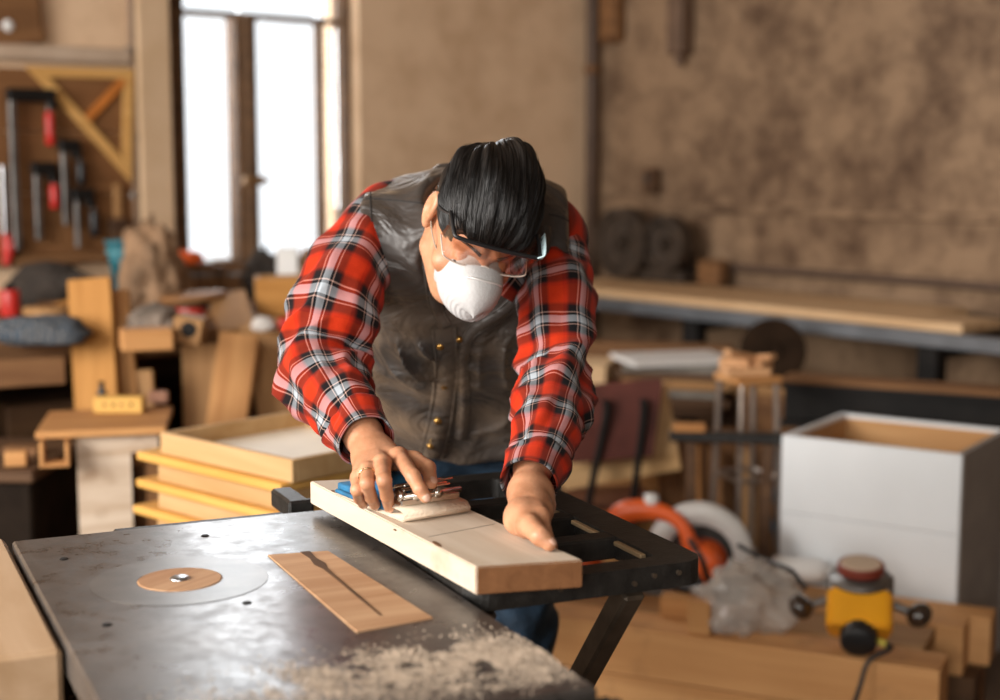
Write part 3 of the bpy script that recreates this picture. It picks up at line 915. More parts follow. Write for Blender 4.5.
# ---- trunk and legs beneath the clothes
def lower(P, g):
    d = None
    for sx, kx in ((-1, -.02), (1, .01)):
        h = HIP + SIDE * (.085 * sx) + V(0, 0, -.02)
        kn = V(h.x + kx * .5, 2.70, .50); an = V(h.x + kx, FEETY, .09)
        e = smin(rcone(P, h, kn, .086 + g, .058 + g), rcone(P, kn, an, .057 + g, .042 + g), .03)
        d = e if d is None else np.minimum(d, e)
    d = smin(d, rcone(P, HIP + SIDE * -.06 + V(0, .01, .0), HIP + SIDE * .06 + V(0, .01, 0), .115 + g, .115 + g), .05)
    return d
def trunk(P):
    d = smin(torso(P), lower(P, 0), .05)
    for s, e in ((SHL, ELL), (SHR, ELR)):
        d = smin(d, rcone(P, s, e, .046, .022), .03)
    d = smin(d, rcone(P, NECK, NECK + V(0, .0, .03), .07, .055), .03)
    return d
TRUNK = surface(trunk, (-.42, 2.05, .03), (.30, 3.02, 1.45), .009)

man = thing('person', 'man in red plaid shirt, grey vest, dust mask and safety glasses sanding a board', 'person', (HIP.x, FEETY, 0))
def P_(o):      # parent while keeping world coordinates
    o.parent = man; o.matrix_parent_inverse = Matrix.Translation((-man.location.x, -man.location.y, 0)); return o
body = P_(mesh_of('body', [TRUNK, HEAD, HANDR, HANDL], SKIN))

# fingernails
NAIL = plain('nail', (.62, .38, .28), .28, var=.04)
def nail(tip, prev, up, r):
    X = (tip - prev).normalized(); Z = (up - X * up.dot(X)).normalized(); Y = Z.cross(X)
    M = Matrix.Translation(tip + Z * r * .62 - X * r * .05) @ Matrix((X, Y, Z)).transposed().to_4x4() @ Matrix.Diagonal((r * .95, r * .72, r * .42, 1))
    bm = bmesh.new(); bmesh.ops.create_uvsphere(bm, u_segments=14, v_segments=8, radius=1, matrix=M)
    P_(obj('fingernail', bm, NAIL, None, True))
for f, rr in zip(Rf, Rr):
    nail(f[-1], f[-2], V(.1, -1, .35), rr[-1])
nail(Rth[-1], Rth[-2], V(.5, -.8, .4), Rtr[-1])
nail(Lth[-1], Lth[-2], V(.05, -.1, 1), Ltr[-1])
# ring
rgc = Rf[2][0] * .55 + Rf[2][1] * .45
rd = (Rf[2][1] - Rf[2][0]).normalized()
bm = bmesh.new(); add_lathe(bm, [(.0112, -.0016), (.0122, -.001), (.0122, .001), (.0112, .0016), (.0104, 0), (.0112, -.0016)], Matrix.Translation(rgc) @ rd.to_track_quat('Z', 'Y').to_matrix().to_4x4(), 28)
rg = P_(obj('ring', bm, plain('gold', (.80, .56, .32), .2, 1.0), None, True)); rg['label'] = 'gold finger ring'

# ---- plaid
m, nt, b_, N_, L_ = new_mat('plaid')
uv = N_('ShaderNodeUVMap'); uv.uv_map = 'cloth'
sp = N_('ShaderNodeSeparateXYZ'); L_(uv.outputs[0], sp.inputs[0])
STR = [(0.0, (.62, .056, .005)), (.29, (.56, .047, .005)), (.355, (.030, .008, .008)), (.455, (.006, .006, .009)), (.46, (.62, .44, .38)), (.478, (.62, .44, .38)),
       (.480, (.006, .007, .010)), (.52, (.006, .007, .010)), (.525, (.46, .49, .52)), (.66, (.56, .60, .64)), (.665, (.006, .007, .010)), (.705, (.006, .007, .010)),
       (.71, (.62, .44, .38)), (.728, (.62, .44, .38)), (.733, (.006, .006, .009)), (.87, (.012, .008, .010)), (.95, (.52, .034, .006))]
cols = []
for ax in (0, 1):
    fr_ = N_('ShaderNodeMath'); fr_.operation = 'FRACT'; L_(sp.outputs[ax], fr_.inputs[0])
    r_ = N_('ShaderNodeValToRGB'); cr = r_.color_ramp
    cr.elements[0].position = STR[0][0]; cr.elements[0].color = (*STR[0][1], 1)
    cr.elements[1].position = STR[1][0]; cr.elements[1].color = (*STR[1][1], 1)
    for p_, c_ in STR[2:]:
        e = cr.elements.new(p_); e.color = (*c_, 1)
    L_(fr_.outputs[0], r_.inputs['Fac']); cols.append(r_.outputs[0])
mx = N_('ShaderNodeMixRGB'); mx.inputs[0].default_value = .5; L_(cols[0], mx.inputs[1]); L_(cols[1], mx.inputs[2])
# woven: threads that alternate show one or the other colour, so the mix is deepened with the product
ml = N_('ShaderNodeMixRGB'); ml.blend_type = 'MULTIPLY'; ml.inputs[0].default_value = .55; L_(mx.outputs[0], ml.inputs[1]); L_(mx.outputs[0], ml.inputs[2])
L_(ml.outputs[0], b_.inputs['Base Color'])
b_.inputs['Roughness'].default_value = .9; b_.inputs['Sheen Weight'].default_value = .04; b_.inputs['Specular IOR Level'].default_value = .2
n3 = N_('ShaderNodeTexNoise'); n3.inputs['Scale'].default_value = 55; n3.inputs['Detail'].default_value = 4; L_(N_('ShaderNodeTexCoord').outputs['Object'], n3.inputs['Vector'])
bp = N_('ShaderNodeBump'); bp.inputs['Strength'].default_value = .25; bp.inputs['Distance'].default_value = .006; L_(n3.outputs['Fac'], bp.inputs['Height']); L_(bp.outputs['Normal'], b_.inputs['Normal'])
PLAID = m

def tube_cloth(name, pts, rfun, n, M_, disp, mat, period=.08, uoff=0, voff=0, turns=None, refdir=V(0, 0, 1), inner=.004, squash=None):
    """a cloth tube with a clean hem: path, radius, wrinkles; UVs follow the cloth"""
    P = spline(pts, n)
    T = [(P[min(i + 1, n - 1)] - P[max(i - 1, 0)]).normalized() for i in range(n)]
    nrm = (refdir - T[0] * refdir.dot(T[0])).normalized()
    s = 0; bm = bmesh.new(); uvl = bm.loops.layers.uv.new('cloth'); rows = []; S = []
    for i in range(n):
        if i: s += (P[i] - P[i - 1]).length
        S.append(s)
    tot = S[-1]
    kt = turns
    def mk(i, shrink, tpos):
        nonlocal nrm
        row = []
        for k in range(M_ + 1):
            th = 2 * math.pi * (k % M_) / M_
            t = tpos
            r = rfun(t) + disp(S[i], th, t) - shrink
            d = nrm * math.cos(th) + T[i].cross(nrm) * math.sin(th)
            row.append(bm.verts.new(P[i] + d * r))
        return row
    for i in range(n):
        nrm = (nrm - T[i] * nrm.dot(T[i])).normalized()
        rows.append((mk(i, 0, S[i] / tot), S[i]))
    # turned-in hem
    for sh, back in ((inner * .6, 0), (inner, 2), (inner, 10)):
        i = n - 1 - back
        keep = nrm
        rows.append((mk(i, sh, S[i] / tot), S[i]))
    for (A, sa), (B, sb) in zip(rows, rows[1:]):
        for k in range(M_):
            f = bm.faces.new((A[k], A[k + 1], B[k + 1], B[k]))
            for lp, (kk, ss) in zip(f.loops, ((k, sa), (k + 1, sa), (k + 1, sb), (k, sb))):
                lp[uvl].uv = (kk / M_ * kt + uoff, ss / period + voff)
    me = bpy.data.meshes.new(name); bm.to_mesh(me); bm.free()
    me.materials.append(mat)
    me.polygons.foreach_set('use_smooth', [True] * len(me.polygons))
    o = bpy.data.objects.new(name, me); COL.objects.link(o)
    return P_(o)

def lerp_keys(keys):
    def f(t):
        for (a, x), (b, y) in zip(keys, keys[1:]):
            if t <= b:
                u = (t - a) / (b - a); u = u * u * (3 - 2 * u)
                return x + (y - x) * u
        return keys[-1][1]
    return f
def folds(seed, amp, elbow, ph, cuff=.93):
    def f(s, th, t):
        c, sn = math.cos(th), math.sin(th)
        n1 = noise.noise(V(s * 11 + seed, c * 1.1, sn * 1.1))
        n2 = 1 - abs(noise.noise(V(s * 17 + .8 * math.sin(th + ph) + seed * 3, c * .9, sn * .9))) * 2.4
        n3 = noise.noise(V(s * 34 + 1.0 * math.sin(th * 1 + ph) + seed * 5, c * 1.6, sn * 1.6))
        near = math.exp(-((t - elbow) / .16) ** 2)
        inner_ = .5 + .5 * math.cos(th - ph)
        z = amp * (.9 * n1 + .55 * n2 * (.35 + 1.1 * near * (.4 + inner_)) + .35 * n3)
        if t > cuff: z *= max(.15, 1 - (t - cuff) / .03)
        return z
    return f
def cuffed(base, c0=.915, lip=.0045):
    def f(t):
        return base(t) + (lip if t > c0 else 0) - (.002 if c0 - .015 < t <= c0 else 0)
    return f
pl = [TP(-.085, -.03, .02), SHL + V(.005, .0, .004), SHL.lerp(ELL, .5) + V(-.012, -.015, .012), ELL + V(-.004, .012, -.002), ELL.lerp(WRL, .5) + V(-.004, .0, -.006), ELL.lerp(WRL, .86)]
tube_cloth('shirt_sleeve', pl, cuffed(lerp_keys([(0, .062), (.2, .066), (.45, .062), (.62, .062), (.8, .052), (.91, .039), (1, .0365)])), 150, 110, folds(1.3, .0180, .62, 2.4), PLAID, turns=5, uoff=.62, voff=.25, refdir=V(0, -.5, 1))
pr = [TP(.085, -.03, .03), SHR + V(-.012, .0, .004), SHR.lerp(ELR, .5) + V(.0, -.012, .008), ELR + V(.0, .012, 0), ELR.lerp(WRR, .5) + V(.004, 0, .0), ELR.lerp(WRR, .93)]
tube_cloth('shirt_sleeve', pr, cuffed(lerp_keys([(0, .060), (.2, .060), (.45, .053), (.62, .052), (.8, .046), (.91, .037), (1, .0345)])), 150, 110, folds(7.9, .0160, .62, 3.6), PLAID, turns=5, uoff=.05, voff=.1, refdir=V(0, -.5, 1))

# ---- vest
m, nt, b_, N_, L_ = new_mat('vest_cloth')
tc = N_('ShaderNodeTexCoord')
nz = N_('ShaderNodeTexNoise'); nz.inputs['Scale'].default_value = 7; nz.inputs['Detail'].default_value = 6; L_(tc.outputs['Object'], nz.inputs['Vector'])
rp = N_('ShaderNodeValToRGB'); rp.color_ramp.elements[0].position = .35; rp.color_ramp.elements[1].position = .7
rp.color_ramp.elements[0].color = (.032, .027, .0245, 1); rp.color_ramp.elements[1].color = (.064, .053, .047, 1)
L_(nz.outputs['Fac'], rp.inputs['Fac'])
# tan tint broken by noise, strongest around the lower left front
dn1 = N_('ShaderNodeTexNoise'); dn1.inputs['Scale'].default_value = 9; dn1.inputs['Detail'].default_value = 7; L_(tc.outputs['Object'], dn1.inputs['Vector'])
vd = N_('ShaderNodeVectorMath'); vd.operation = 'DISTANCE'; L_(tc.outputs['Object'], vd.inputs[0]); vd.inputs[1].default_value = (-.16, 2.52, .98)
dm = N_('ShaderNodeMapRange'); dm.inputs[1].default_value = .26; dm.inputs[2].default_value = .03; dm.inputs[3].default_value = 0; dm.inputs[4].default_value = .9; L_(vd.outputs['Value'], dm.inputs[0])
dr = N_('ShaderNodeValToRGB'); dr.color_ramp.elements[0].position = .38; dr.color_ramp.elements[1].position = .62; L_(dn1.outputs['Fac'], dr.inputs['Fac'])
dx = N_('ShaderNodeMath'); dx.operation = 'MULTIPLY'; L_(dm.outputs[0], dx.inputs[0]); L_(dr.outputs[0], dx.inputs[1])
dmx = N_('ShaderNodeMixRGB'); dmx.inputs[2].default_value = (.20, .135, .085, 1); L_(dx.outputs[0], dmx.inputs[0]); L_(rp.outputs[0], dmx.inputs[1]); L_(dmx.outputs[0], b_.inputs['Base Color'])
b_.inputs['Roughness'].default_value = .46; b_.inputs['Sheen Weight'].default_value = .12; b_.inputs['Sheen Tint'].default_value = (1, .70, .45, 1)
mp = N_('ShaderNodeMapping'); mp.inputs['Scale'].default_value = (7, 12, 12); mp.inputs['Rotation'].default_value = (0, .3, .5); L_(tc.outputs['Object'], mp.inputs['Vector'])
n3 = N_('ShaderNodeTexNoise'); n3.inputs['Scale'].default_value = 1; n3.inputs['Detail'].default_value = 3; n3.inputs['Distortion'].default_value = 1.2; L_(mp.outputs['Vector'], n3.inputs['Vector'])
bp = N_('ShaderNodeBump'); bp.inputs['Strength'].default_value = .8; bp.inputs['Distance'].default_value = .03; L_(n3.outputs['Fac'], bp.inputs['Height']); L_(bp.outputs['Normal'], b_.inputs['Normal'])
VESTM = m

HEM = PD(430, 470, 2.60)
nx = A3(SIDE)
def wrinkle(P):
    x = (P - A3(NECK)) @ A3(SIDE); s = (P - A3(NECK)) @ A3(TDIR); f = (P - A3(NECK)) @ A3(FRONT)
    d = .0045 * np.sin(9 * x + 30 * s + 1.5 * np.sin(22 * x)) * np.clip(s * 2.2, 0, 1)
    fan = np.sin(np.arctan2(x + .20, s + .02) * 15 + 2.5 * np.sin(s * 15 + 9 * x))      # folds that fan from the armpits
    fan2 = np.sin(np.arctan2(x - .16, s + .03) * 15 + 2.5 * np.sin(s * 14 + 1 - 9 * x))
    w1 = np.exp(-((x + .12) / .12) ** 2 - ((s - .24) / .16) ** 2); w2 = np.exp(-((x - .10) / .10) ** 2 - ((s - .26) / .16) ** 2)
    mod = np.clip(.5 + sines(P, [(26, .5), (41, .45), (17, .4)], 21), 0, 1.4)
    d = d + .025 * (1 - np.abs(fan)) ** 1.5 * w1 * mod + .018 * (1 - np.abs(fan2)) ** 1.5 * w2 * mod
    d = d + sines(P, [(34, .002), (52, .0016), (75, .0012), (110, .0008)], 4)
    return d
def vest(P):
    x = (P - A3(NECK)) @ A3(SIDE); s = (P - A3(NECK)) @ A3(TDIR); f = (P - A3(NECK)) @ A3(FRONT)
    d = torso(P, .019)
    d = smin(d, rcone(P, SHL + SIDE * .008 - FRONT * .006, SHL + SIDE * .1, .080, .088), .04)
    d = smin(d, rcone(P, SHR - SIDE * .008 - FRONT * .006, SHR - SIDE * .1, .076, .086), .04)
    d = smin(d, rcone(P, TP(-.07, .05, .37), TP(-.03, .05, .40), .075, .075), .07)   # the hanging front
    d = d - wrinkle(P)
    # armholes
    d = smax(d, (-.176 - .05 * s) - x, .010); d = smax(d, x - (.160 + .0 * s), .010)
    # neck opening, wide in front
    nk = rcone(P, NECK + V(0, .0, -.02), NECK + FRONT * .05 - TDIR * .16, .064, .074)
    d = smax(d, -nk, .012)
    vo = rcone(P, TP(-.005, .14, -.04), TP(.0, .20, .17), .070, .010)
    d = smax(d, -vo, .012)
    # hem
    d = smax(d, (P - A3(HEM)) @ A3((TDIR * .86 + V(0, 0, -1) * .3).normalized()) - .012 + .10 * np.abs(x + .02) * 0, .010)
    return d
vl, vh = bounds([TP(-.26, .2, -.12), TP(.22, .2, -.12), TP(-.26, -.2, -.12), TP(.22, -.2, -.1), TP(-.2, .2, .5), TP(.2, .2, .5), TP(0, -.2, .5)], .02)
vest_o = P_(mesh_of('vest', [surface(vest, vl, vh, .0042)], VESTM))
bpy.context.view_layer.update()
def bvh_of(o):
    me = o.data
    return BVHTree.FromPolygons([v.co[:] for v in me.vertices], [p.vertices[:] for p in me.polygons])
VB = bvh_of(vest_o)
def on(bv, px, py, out=.0):
    """point on the cloth that is seen at a pixel, lifted off along the normal"""
    h = bv.ray_cast(V(0, 0, CAM_H), ray(px, py).normalized())
    if h[0] is None: return None, None
    n = h[1] if h[1].dot(ray(px, py)) < 0 else -h[1]
    return h[0] + n * out, n
def strip_on(name, bv, mid, w, th, mat, parent, n=40, label=None):
    """a raised band sewn onto the cloth: mid = pixels along it, w = half width in pixels"""
    bm = bmesh.new(); rows = []
    C = spline([V(x, y, 0) for x, y in mid], n)
    for i, c in enumerate(C):
        t = (C[min(i + 1, n - 1)] - C[max(i - 1, 0)]).normalized(); pn = V(-t.y, t.x, 0)
        row = []
        for k, (u, o_) in enumerate(((-1, -.004), (-.97, th * .8), (-.82, th), (-.74, th * .7), (-.66, th), (0, th * 1.15), (.66, th), (.74, th * .7), (.82, th), (.97, th * .8), (1, -.004))):
            pos, nn = on(bv, c.x + pn.x * w * u, c.y + pn.y * w * u, o_)
            row.append(pos)
        rows.append(row)
    good = [r for r in rows if all(p is not None for p in r)]
    # smooth the rows a little so the band does not jump over creases
    for _ in range(2):
        good = [[(good[max(i - 1, 0)][k] + good[i][k] * 2 + good[min(i + 1, len(good) - 1)][k]) / 4 for k in range(11)] for i in range(len(good))]
    vr = [[bm.verts.new(p) for p in r] for r in good]
    for A, B in zip(vr, vr[1:]):
        for k in range(10): bm.faces.new((A[k], A[k + 1], B[k + 1], B[k]))
    o = obj(name, bm, mat, None, True); o.parent = parent; o.matrix_parent_inverse = parent.matrix_world.inverted()
    return o
def child_of(o, parent):
    bpy.context.view_layer.update()
    o.parent = parent; o.matrix_parent_inverse = parent.matrix_world.inverted(); return o
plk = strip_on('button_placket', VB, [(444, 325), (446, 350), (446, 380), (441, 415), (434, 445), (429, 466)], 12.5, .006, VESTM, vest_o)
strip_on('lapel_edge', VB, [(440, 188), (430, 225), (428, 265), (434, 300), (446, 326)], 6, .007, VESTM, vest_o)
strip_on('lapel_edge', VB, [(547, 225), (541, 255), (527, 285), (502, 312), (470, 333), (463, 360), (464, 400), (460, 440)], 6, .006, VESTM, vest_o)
def button(px, py, r=.0062):
    pos, n = on(VB, px, py, .0075)
    if pos is None: return
    M = Matrix.Translation(pos) @ n.to_track_quat('Z', 'Y').to_matrix().to_4x4()
    bm = bmesh.new(); add_lathe(bm, [(0, .003), (r * .55, .0034), (r * .8, .0026), (r, .001), (r, -.004)], M, 20)
    child_of(obj('snap_button', bm, BRASS, None, True), vest_o)
for c in ((441, 344), (444.5, 383), (438, 419), (432, 443.5)): button(*c)
button(459, 338, .005)
def seam(pts, bv=VB, r=.0011, par=None, nm='seam', mat=None):
    C = spline([V(x, y, 0) for x, y in pts], 40); P = []
    for c in C:
        p_, n_ = on(bv, c.x, c.y, .0003)
        if p_ is not None and (not P or (p_ - P[-1]).length < .03): P.append(p_)
    if len(P) < 4: return
    bm = bmesh.new(); add_tube(bm, P, r, 6); child_of(obj(nm, bm, mat or plain('seam_thread', (.012, .010, .009), .8), None, True), par or vest_o)
seam([(366, 199), (390, 200), (418, 203), (438, 204)])
seam([(370, 192), (372, 230), (374, 270), (369, 315)])
seam([(548, 214), (560, 217), (570, 222)])

# vest collar: a padded band standing round the neck, open in front
def collar(name, R0, R1, hgt, th, mat, a0, a1, tilt, cen, drop, n=48, uvp=None):
    """band round the neck between angles a0..a1 (0 = front)"""
    bm = bmesh.new(); uvl = bm.loops.layers.uv.new('cloth'); rows = []
    for i in range(n):
        t = i / (n - 1); a = a0 + (a1 - a0) * t
        fr_ = math.cos(a)
        dirv = (SIDE * math.sin(a) + FRONT * math.cos(a)).normalized()
        upv = (-TDIR * math.cos(tilt) + dirv * math.sin(tilt)).normalized()
        r = R0 + R1 * max(0, fr_)
        wob = .0025 * math.sin(9 * a) + .0015 * math.sin(23 * a)
        base = cen + dirv * (r + wob) + TDIR * (drop * max(0, fr_) ** 1.3)
        h = hgt * (1 - .25 * max(0, fr_) ** 2)
        row = []
        for u, o_ in ((0, th * .5), (.25, th), (.6, th * 1.1), (.92, th * .8), (1.0, 0), (.92, -th * .8), (.5, -th), (0, -th * .5)):
            row.append(bm.verts.new(base + upv * (u * h) + dirv * o_))
        rows.append((row, a * (R0)))
    for (A, sa), (B, sb) in zip(rows, rows[1:]):
        for k in range(8):
            k2 = (k + 1) % 8
            f = bm.faces.new((A[k], A[k2], B[k2], B[k]))
            for lp, (kk, ss) in zip(f.loops, ((k, sa), (k + 1, sa), (k + 1, sb), (k, sb))): lp[uvl].uv = (ss / .08, kk * hgt / 4 / .08)
    bm.faces.new(rows[0][0][::-1]); bm.faces.new(rows[-1][0])
    return P_(obj(name, bm, mat, None, True))
cc = NECK + V(0, -.005, .0)
child_of(collar('vest_collar', .080, .022, .062, .009, VESTM, math.radians(28), math.radians(332), .30, cc + TDIR * .015, .10), vest_o)
collar('shirt_collar', .063, .016, .046, .004, PLAID, math.radians(14), math.radians(346), .28, cc + TDIR * .025, .085)
# the shirt front seen in the neck opening
def shirt(P):
    d = torso(P, .008)
    d = smax(d, ((P - A3(NECK)) @ A3(TDIR)) - .36, .01)
    d = smax(d, -rcone(P, NECK, NECK - TDIR * .15 + FRONT * .04, .058, .07), .01)
    return d
sh_v, sh_q = surface(shirt, vl, vh, .008)
so = mesh_of('shirt_front', [(sh_v, sh_q)], PLAID)
uvl = so.data.uv_layers.new(name='cloth')
lv = np.empty(len(so.data.loops), dtype=np.int32); so.data.loops.foreach_get('vertex_index', lv)
cv = np.empty(len(so.data.vertices) * 3, dtype=np.float32); so.data.vertices.foreach_get('co', cv); cv = cv.reshape(-1, 3) - A3(NECK)
uvs = np.stack((cv @ A3(SIDE) / .08, cv @ A3(TDIR) / .08), 1)[lv]
uvl.data.foreach_set('uv', uvs.astype(np.float32).ravel())
P_(so)

# the two points of the shirt collar beside the face
def flap(pts, D, ou, ov):
    P = []
    for px, py in pts:
        h, n_ = on(VB, px, py, .010)
        P.append(h if h is not None and abs(h.y - D) < .10 else PD(px, py, D))
    bm = bmesh.new(); uvl = bm.loops.layers.uv.new('cloth')
    N_ = 8; grid = []
    for j in range(N_ + 1):
        a_ = P[0].lerp(P[1], j / N_); b_2 = P[3].lerp(P[2], j / N_)
        row = []
        for i in range(N_ + 1):
            p_ = a_.lerp(b_2, i / N_)
            p_ = p_ - ray(470, 260).normalized() * (.006 * math.sin(math.pi * i / N_))
            row.append(bm.verts.new(p_))
        grid.append(row)
    L1, L2 = (P[1] - P[0]).length, (P[3] - P[0]).length
    for j in range(N_):
        for i in range(N_):
            f_ = bm.faces.new((grid[j][i], grid[j][i + 1], grid[j + 1][i + 1], grid[j + 1][i]))
            for lp, (jj, ii) in zip(f_.loops, ((j, i), (j, i + 1), (j + 1, i + 1), (j + 1, i))):
                lp[uvl].uv = (ii / N_ * L2 / .08 + ou, jj / N_ * L1 / .08 + ov)
    o = P_(obj('collar_point', bm, PLAID, None, True))
    md = o.modifiers.new('thick', 'SOLIDIFY'); md.thickness = .003
flap([(431, 226), (422, 276), (438, 291), (446, 250)], 2.31, .35, .1)
flap([(522, 256), (496, 288), (512, 298), (526, 272)], 2.40, .55, .3)

# ---- jeans, belt line and boots
JEANS = plain('denim', (.010, .030, .058), .8, var=.35, scale=25, bump=.35, bscale=60)
def jeans(P):
    d = smin(lower(P, .011), torso(P, .010), .03)
    d = smin(d, rcone(P, TP(-.04, .01, .42), TP(.04, .01, .42), .105, .105), .05)
    d = d + .004 * np.sin(P[..., 2] * 70 + 5 * np.sin(P[..., 0] * 30)) * (P[..., 2] < .7)
    d = smax(d, ((P - A3(NECK)) @ A3(TDIR)) * -1 + .31, .01)
    d = smax(d, .075 - P[..., 2], .008)
    return d
P_(mesh_of('jeans', [surface(jeans, (-.36, 2.45, .05), (.24, 3.04, 1.15), .007)], JEANS))
def shoe(P, c):
    d = smin(rcone(P, c + V(0, .05, .045), c + V(0, -.10, .032), .042, .036), rcone(P, c + V(0, -.10, .032), c + V(0, -.16, .028), .040, .030), .03)
    d = smin(d, rcone(P, c + V(0, .03, .05), c + V(0, .03, .12), .042, .046), .03)
    d = smax(d, .002 - P[..., 2], .004)
    return d
for sx, kx in ((-1, -.02), (1, .01)):
    h = HIP + SIDE * (.085 * sx)
    c = V(h.x + kx, FEETY - .005, 0)
    P_(mesh_of('boot', [surface(lambda P: shoe(P, c), (c.x - .08, c.y - .23, -.01), (c.x + .08, c.y + .13, .2), .006)], plain('boot_leather', (.045, .025, .014), .5, var=.3)))

# ---- hair: slicked back from the brow, swept over the crown
m, nt, b_, N_, L_ = new_mat('hair')
b_.inputs['Base Color'].default_value = (.009, .007, .006, 1); b_.inputs['Roughness'].default_value = .42
b_.inputs['Specular IOR Level'].default_value = .4
HAIRM = m
HT = math.radians(33)
def hair_pt(al, ph, lift=0.0):
    """al: angle about a front-back axis that dips towards the brow (0 = midline), ph: 0 at the brow .. pi at the nape"""
    sa, ca = math.sin(al), math.cos(al); s = math.sin(ph)
    dx, dy, dz = sa * s, math.cos(ph), ca * s
    y = dy * math.cos(HT) + dz * math.sin(HT); z = -dy * math.sin(HT) + dz * math.cos(HT)
    top = max(0, ca)
    vol = .017 * top ** .9 * math.exp(-((ph - 1.05) / .48) ** 2) + .022 * top * math.exp(-((ph - 1.9) / .6) ** 2)
    vol += (.005 + .016 * math.exp(-((al - .35) / .36) ** 2)) * math.exp(-((ph - 2.55) / .45) ** 2) * max(0, .35 + .65 * ca)
    w = noise.noise(V(al * 3.3 + 9, ph * 1.1, 0)) * .013 + noise.noise(V(al * 8, ph * 2.0, 3)) * .010
    w *= min(1, s * 1.3) * min(1, max(0, ph - .7) * 2.0 + .25)
    r = lift + vol + max(w, -.0035)
    return V((.0765 + r * .55) * dx, -.012 + (.097 + r) * y, .030 + (.090 + r) * z)
def strand_n(al, ph):
    return (noise.noise(V(al * 42, ph * 1.6, 1.5)) * .0016 + noise.noise(V(al * 95, ph * 2.2, 7.5)) * .0009)
NA, NP = 440, 84
def front_ph(al):      # the hairline: further back at the temples
    return .61 + .24 * math.exp(-((abs(al) - 1.0) / .26) ** 2) - .30 * max(0, min(abs(al), 1.6) - 1.25) + 1.12 * min(1, max(0, (abs(al) - 1.58) / .22)) ** 1
bm = bmesh.new(); rows = []
AL = math.radians(179)
for j in range(NP):
    row = []
    for i in range(NA):
        al = -AL + 2 * AL * i / (NA - 1)
        p0 = front_ph(al); ph = p0 + (3.11 - p0) * j / (NP - 1)
        edge_ = min(1, j / 5)
        e_ = min(1, j / 6); e_ = e_ * e_ * (3 - 2 * e_)
        p = hair_pt(al, ph, strand_n(al, ph) * min(1, j / 5) + .0105 * e_ - .0065)
        row.append(bm.verts.new(HC + HM @ p))
    rows.append(row)
for A, B in zip(rows, rows[1:]):
    for k in range(NA - 1): bm.faces.new((A[k], A[k + 1], B[k + 1], B[k]))
hair = P_(obj('hair', bm, HAIRM, None, True))
bm = bmesh.new(); rr_ = random.Random(11)
for _ in range(900):
    al = rr_.uniform(-1.5, 1.5); p0 = front_ph(al) + rr_.uniform(.12, .6); p1 = min(3.05, p0 + rr_.uniform(.5, 1.3))
    l0 = rr_.uniform(.001, .0035); l1 = l0 + rr_.uniform(-.001, .0035); da = rr_.uniform(-.10, .10)
    P = [HC + HM @ hair_pt(al + da * t, p0 + (p1 - p0) * t, strand_n(al + da * t, p0 + (p1 - p0) * t) + .0035 + l0 * .6 + (l1 - l0) * t * t) for t in [k / 11 for k in range(12)]]
    add_tube(bm, P, lambda t: .00055 * (1 - .75 * t), 3, caps=False)
hs = child_of(obj('hair_strands', bm, HAIRM, None, True), hair)
# eyebrows and short beard along the jaw
for sx in (-1, 1):
    bm = bmesh.new()
    add_tube(bm, [HC + HM @ V(.015 * sx, .0945, .0200), HC + HM @ V(.030 * sx, .0885, .0250), HC + HM @ V(.048 * sx, .0725, .0225)], lambda t: .0026 * (1 - .5 * t), 8, 10)
    P_(obj('eyebrow', bm, plain('brow_hair', (.05, .026, .016), .7), None, True))
for sx in (-1, 1):      # lashes of the lowered lids
    bm = bmesh.new()
    add_tube(bm, [HC + HM @ V((.031 + .014 * u) * sx, .0865 - .004 * u * u - .001 * abs(u), -.0155 + .002 * u * u) for u in (-1, -.5, 0, .5, 1)], .0011, 6, 10)
    P_(obj('eyelashes', bm, HAIRM, None, True))

# ---- dust mask: a ribbed cup over nose and mouth
MASKM = plain('mask_cloth', (.47, .46, .455), .75, var=.03, scale=40, bump=.12, bscale=260)
bm = bmesh.new(); NR, NS = 40, 72; rows = []
for j in range(NR):
    u = j / (NR - 1)                  # 0 tip .. 1 rim
    row = []
    for i in range(NS):
        th = 2 * math.pi * i / NS
        c, s = math.cos(th), math.sin(th)
        w = .053 * (1 - .30 * max(0, -s) ** 1.5); hh = .059 if s > 0 else .060
        c = math.copysign(abs(c) ** (.75 if s > 0 else 1), c)
        rho = math.sin(u * math.pi / 2) ** .9
        x = w * c * rho; z = -.055 + hh * s * rho
        face_y = .098 - 6.8 * x * x - (.9 * max(0, -z - .075)) - (.10 if z > -.02 else 0) * max(0, z + .02) * 0
        face_y = min(face_y, .106)
        y = face_y - .010 + .014 * (1 - u ** 3) + .010 * max(0, s) * (1 - u * u) + (.046) * (math.cos(u * math.pi / 2) ** .75)
        ridge = .0010 * math.sin(u * 60) * math.sin(min(1, u) * math.pi) * min(1, max(.05, (.45 - s) / .6)) * 1.3
        y += ridge
        row.append(bm.verts.new(HC + HM @ V(x, y, z)))
    rows.append(row)
rim = []
for i in range(NS):
    v = rows[-1][i].co; cpt = HC + HM @ V(0, .09, -.055)
    rim.append(bm.verts.new(v + (v - cpt).normalized() * .003 + HM @ V(0, -.004, 0)))
rows.append(rim)
for A, B in zip(rows, rows[1:]):
    for k in range(NS): bm.faces.new((A[k], A[(k + 1) % NS], B[(k + 1) % NS], B[k]))
mask = P_(obj('dust_mask', bm, MASKM, None, True)); mask['label'] = 'white moulded dust mask'
bm = bmesh.new()
cl_ = []
for k in range(9):
    x = -.019 + .038 * k / 8
    cl_.append(HC + HM @ V(x, .1135 + .004 - 9 * x * x, -.0175 - .0 * x))
MB_ = bvh_of(mask)
pth = []
jr = int(.72 * (NR - 1))
